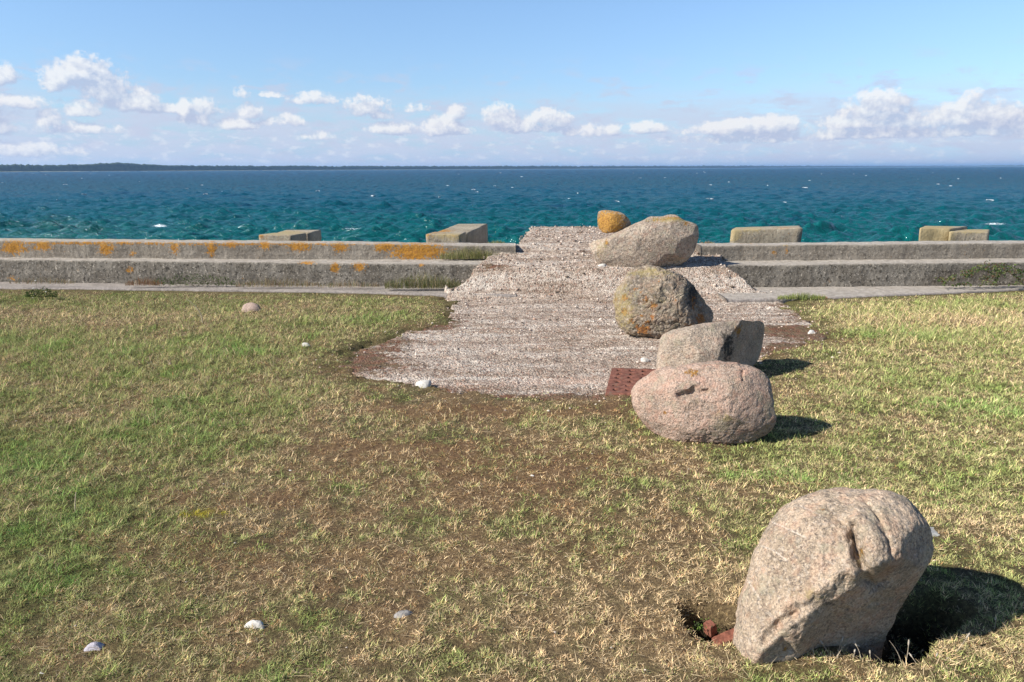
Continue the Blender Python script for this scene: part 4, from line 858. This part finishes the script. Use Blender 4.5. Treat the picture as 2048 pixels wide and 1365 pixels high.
def msea():
    m, t = newmat("sea_water"); co = objco(t); s = t.node('ShaderNodeSeparateXYZ', {0: co}); y = s.outputs[1]
    lg = t.math('LOGARITHM', y, 10.0)
    stx = t.vmath('MULTIPLY', co, (.02, .05, 0)); n = t.noise(stx, 1.0, 5, .6); lg2 = t.math('ADD', lg, t.math('MULTIPLY', t.math('SUBTRACT', n, .5), .35))
    c = t.mix(t.step(lg2, 1.45, 2.15), (.003, .085, .082), (.003, .064, .105)); c = t.mix(t.step(lg2, 2.1, 2.9), c, (.005, .062, .125))
    dk = t.noise(t.vmath('MULTIPLY', co, (.06, .11, 0)), 1.0, 4, .6); c = t.mix(t.math('MULTIPLY', t.step(dk, .56, .7), .55), c, (.006, .03, .08))
    fine = t.noise(t.vmath('MULTIPLY', co, (.5, .8, 1)), 1.2, 5, .65)
    h1 = t.noise(t.vmath('MULTIPLY', co, (.6, 1.1, 1)), 2.6, 5, .65); h2 = t.noise(t.vmath('MULTIPLY', co, (.13, .2, 1)), 1.6, 5, .6)
    h = t.math('ADD', t.math('MULTIPLY', h1, .22), t.math('MULTIPLY', h2, t.step(lg, 1.7, 2.4, .15, 1.8)))
    nb = bumpn(t, h, 1.0, 1.0)
    # foam on the steepest crests
    fo = t.attr('foam'); fn = t.noise(t.vmath('MULTIPLY', co, (3, 6, 3)), 2.0, 5, .75); fm = t.step(t.math('ADD', fo, t.math('MULTIPLY', t.math('SUBTRACT', fn, .5), 2.4)), .6, .95)
    c = t.mix(fm, c, (.75, .8, .82))
    fr = t.node('ShaderNodeFresnel', {'IOR': 1.33, 'Normal': nb}).outputs[0]; fr = t.math('MINIMUM', t.math('MULTIPLY', fr, .9), t.step(lg, 1.6, 2.4, .32, .20)); fr = t.math('MULTIPLY', fr, t.math('SUBTRACT', 1.0, fm))
    d = t.node('ShaderNodeBsdfDiffuse', {'Color': c, 'Normal': nb}); gl = t.node('ShaderNodeBsdfGlossy', {'Color': (1, 1, 1, 1), 'Roughness': .1, 'Normal': nb})
    mx = t.node('ShaderNodeMixShader', {0: fr, 1: d.outputs[0], 2: gl.outputs[0]}); t.node('ShaderNodeOutputMaterial', {'Surface': mx.outputs[0]}); return m
foam = np.zeros(X.shape)
P = np.stack([X, Y, Z], -1).reshape(-1, 3); px, py = project(P)
for (a, b, rx, ry, k) in [(320,452,18,3.5,1.1),(700,458,34,3.2,.75),(745,463,20,3,.5),(1990,448,26,3,1.0),(1160,424,40,3,.35),(1682,433,8,3,.6),(1870,445,10,2.5,.6),(520,430,20,2,.3)]:
    foam = np.maximum(foam, (k*np.exp(-((px-a)/rx)**2 - ((py-b)/ry)**2)).reshape(X.shape))
tag(meshobj("sea", P, [gridfaces(*X.shape)], msea(), attrs={'foam': foam}), kind='structure')
# breaking crests farther out
cv = []; cf = []; nb_ = 0
for i in range(85):
    d = 10**rw.uniform(math.log10(75), math.log10(1100)); X0 = rw.uniform(-.78, .78)*d; wd_ = rw.uniform(.1, .45)*(.8 + d/350); hh = rw.uniform(.03, .10)*(1 + d/600); m_ = 9
    for j in range(m_):
        q = j/(m_-1)*2-1; e = (1-q*q)**.6; jx = X0 + q*wd_; w2 = .06 + .12*e
        for (yy, zz) in ((-w2, -.05), (-w2*.4, hh*e*rw.uniform(.1, 1.2)-.02), (w2*.5, hh*e*rw.uniform(.5, .9)), (w2, -.05)): cv.append((jx, d+yy+.3*math.sin(q*3+i), SEA+.10+zz))
    g_ = gridfaces(m_, 4) + nb_; nb_ += m_*4; cf.append(g_)
tag(meshobj("whitecaps", np.array(cv), cf, m_simple("foam", (.48, .54, .60), sc_=2, var=.5), smooth=True), "small white breaking crests scattered over the far water", "whitecaps", kind='stuff')

# ------------------------------------------------------------------ far coast
cst = [(-700,1900,13,6),(-300,1950,13,6),(0,2000,13.5,6),(120,2050,12,6),(240,2150,17,7),(330,2250,11,6),(500,2500,9.5,5),(800,3000,7.5,4),(1024,3500,6.5,3),(1250,4300,5.2,2.5),(1450,5400,4.6,2),(1600,7000,3.6,1.5),(1750,9000,2.6,1),(1950,10500,2.0,1),(2048,10500,3.0,1),(2500,11000,3,1)]
cp = np.array(cst, float); cp[:, 1] *= 1.9; pxs = np.linspace(-700, 2500, 2600); D = np.exp(np.interp(pxs, cp[:, 0], np.log(cp[:, 1]))); topx = np.interp(pxs, cp[:, 0], cp[:, 2])
dr = ray(pxs, np.full(len(pxs), 338.0)); az = np.arctan2(dr[:, 0], dr[:, 1]); cx, cy = np.sin(az)*D, np.cos(az)*D
H = topx*.85*D/FPX + 3.5; tree = fbm(pxs/9, 0, 1, 5, .62)*2.6 + fbm(pxs/70, 0, 8, 3)*1.6
tree = tree*(D/2500)**.5
rows = []; zb_ = SEA - 1
for (dd, f) in ((0, 'b'), (12, 's'), (26, 't0'), (30, 't1'), (60, 't2'), (160, 't3'), (400, 'e')):
    ex = np.sin(az)*(D+dd*2); ey = np.cos(az)*(D+dd*2)
    z = {'b': np.full(len(pxs), zb_), 's': np.full(len(pxs), SEA+1.2)+.2*fbm(pxs/14, 1, 1, 3), 't0': np.full(len(pxs), SEA+1.6), 't1': .72*H+tree*.8+SEA, 't2': .9*H+tree+SEA+fbm(pxs/5, 5, 2, 3)*.8, 't3': H+tree*1.1+SEA, 'e': np.full(len(pxs), zb_)}[f]
    rows.append(np.stack([ex, ey, z], -1))
Rw = np.array(rows)
mc_, t = newmat("coast_land"); co = objco(t); finish(t, t.mix(t.step(t.noise(co, .02, 4, .6), .4, .6), (.30, .28, .20), (.20, .22, .12)), .9)
o = meshobj("coast", Rw[:3].reshape(-1, 3), [gridfaces(3, len(pxs))], mc_); tag(o, kind='structure')
mt_, t = newmat("far_woodland"); co = objco(t); finish(t, t.mix(t.step(t.noise(co, .05, 5, .7), .35, .65), (.018, .030, .016), (.055, .075, .03)), .95, spec=.05)
o = meshobj("woodland", Rw[2:].reshape(-1, 3), [gridfaces(5, len(pxs))], mt_, smooth=False); tag(o, "dark wooded shoreline on the far side of the water", "woodland", kind='stuff')

# ------------------------------------------------------------------ the air over the water
hz = bpy.data.materials.new("haze_air"); hz.use_nodes = True; t = NT(hz.node_tree); t.n.clear()
pv = t.node('ShaderNodeVolumePrincipled', {'Color': (.40, .66, 1.0, 1), 'Density': 6e-5, 'Anisotropy': .2})
t.node('ShaderNodeOutputMaterial', {'Volume': pv.outputs[0]})
hx, z0, z1 = 47000., -9.0, 90.0
Vh = np.array([[sx_*hx, sy_*hx, z_] for z_ in (z0, z1) for sx_, sy_ in ((-1, -1), (1, -1), (1, 1), (-1, 1))])
tag(meshobj("haze", Vh, [np.array([[3,2,1,0],[4,5,6,7],[0,1,5,4],[1,2,6,5],[2,3,7,6],[3,0,4,7]])], hz, smooth=False), "thin bluish air over the water", "haze", kind='stuff')
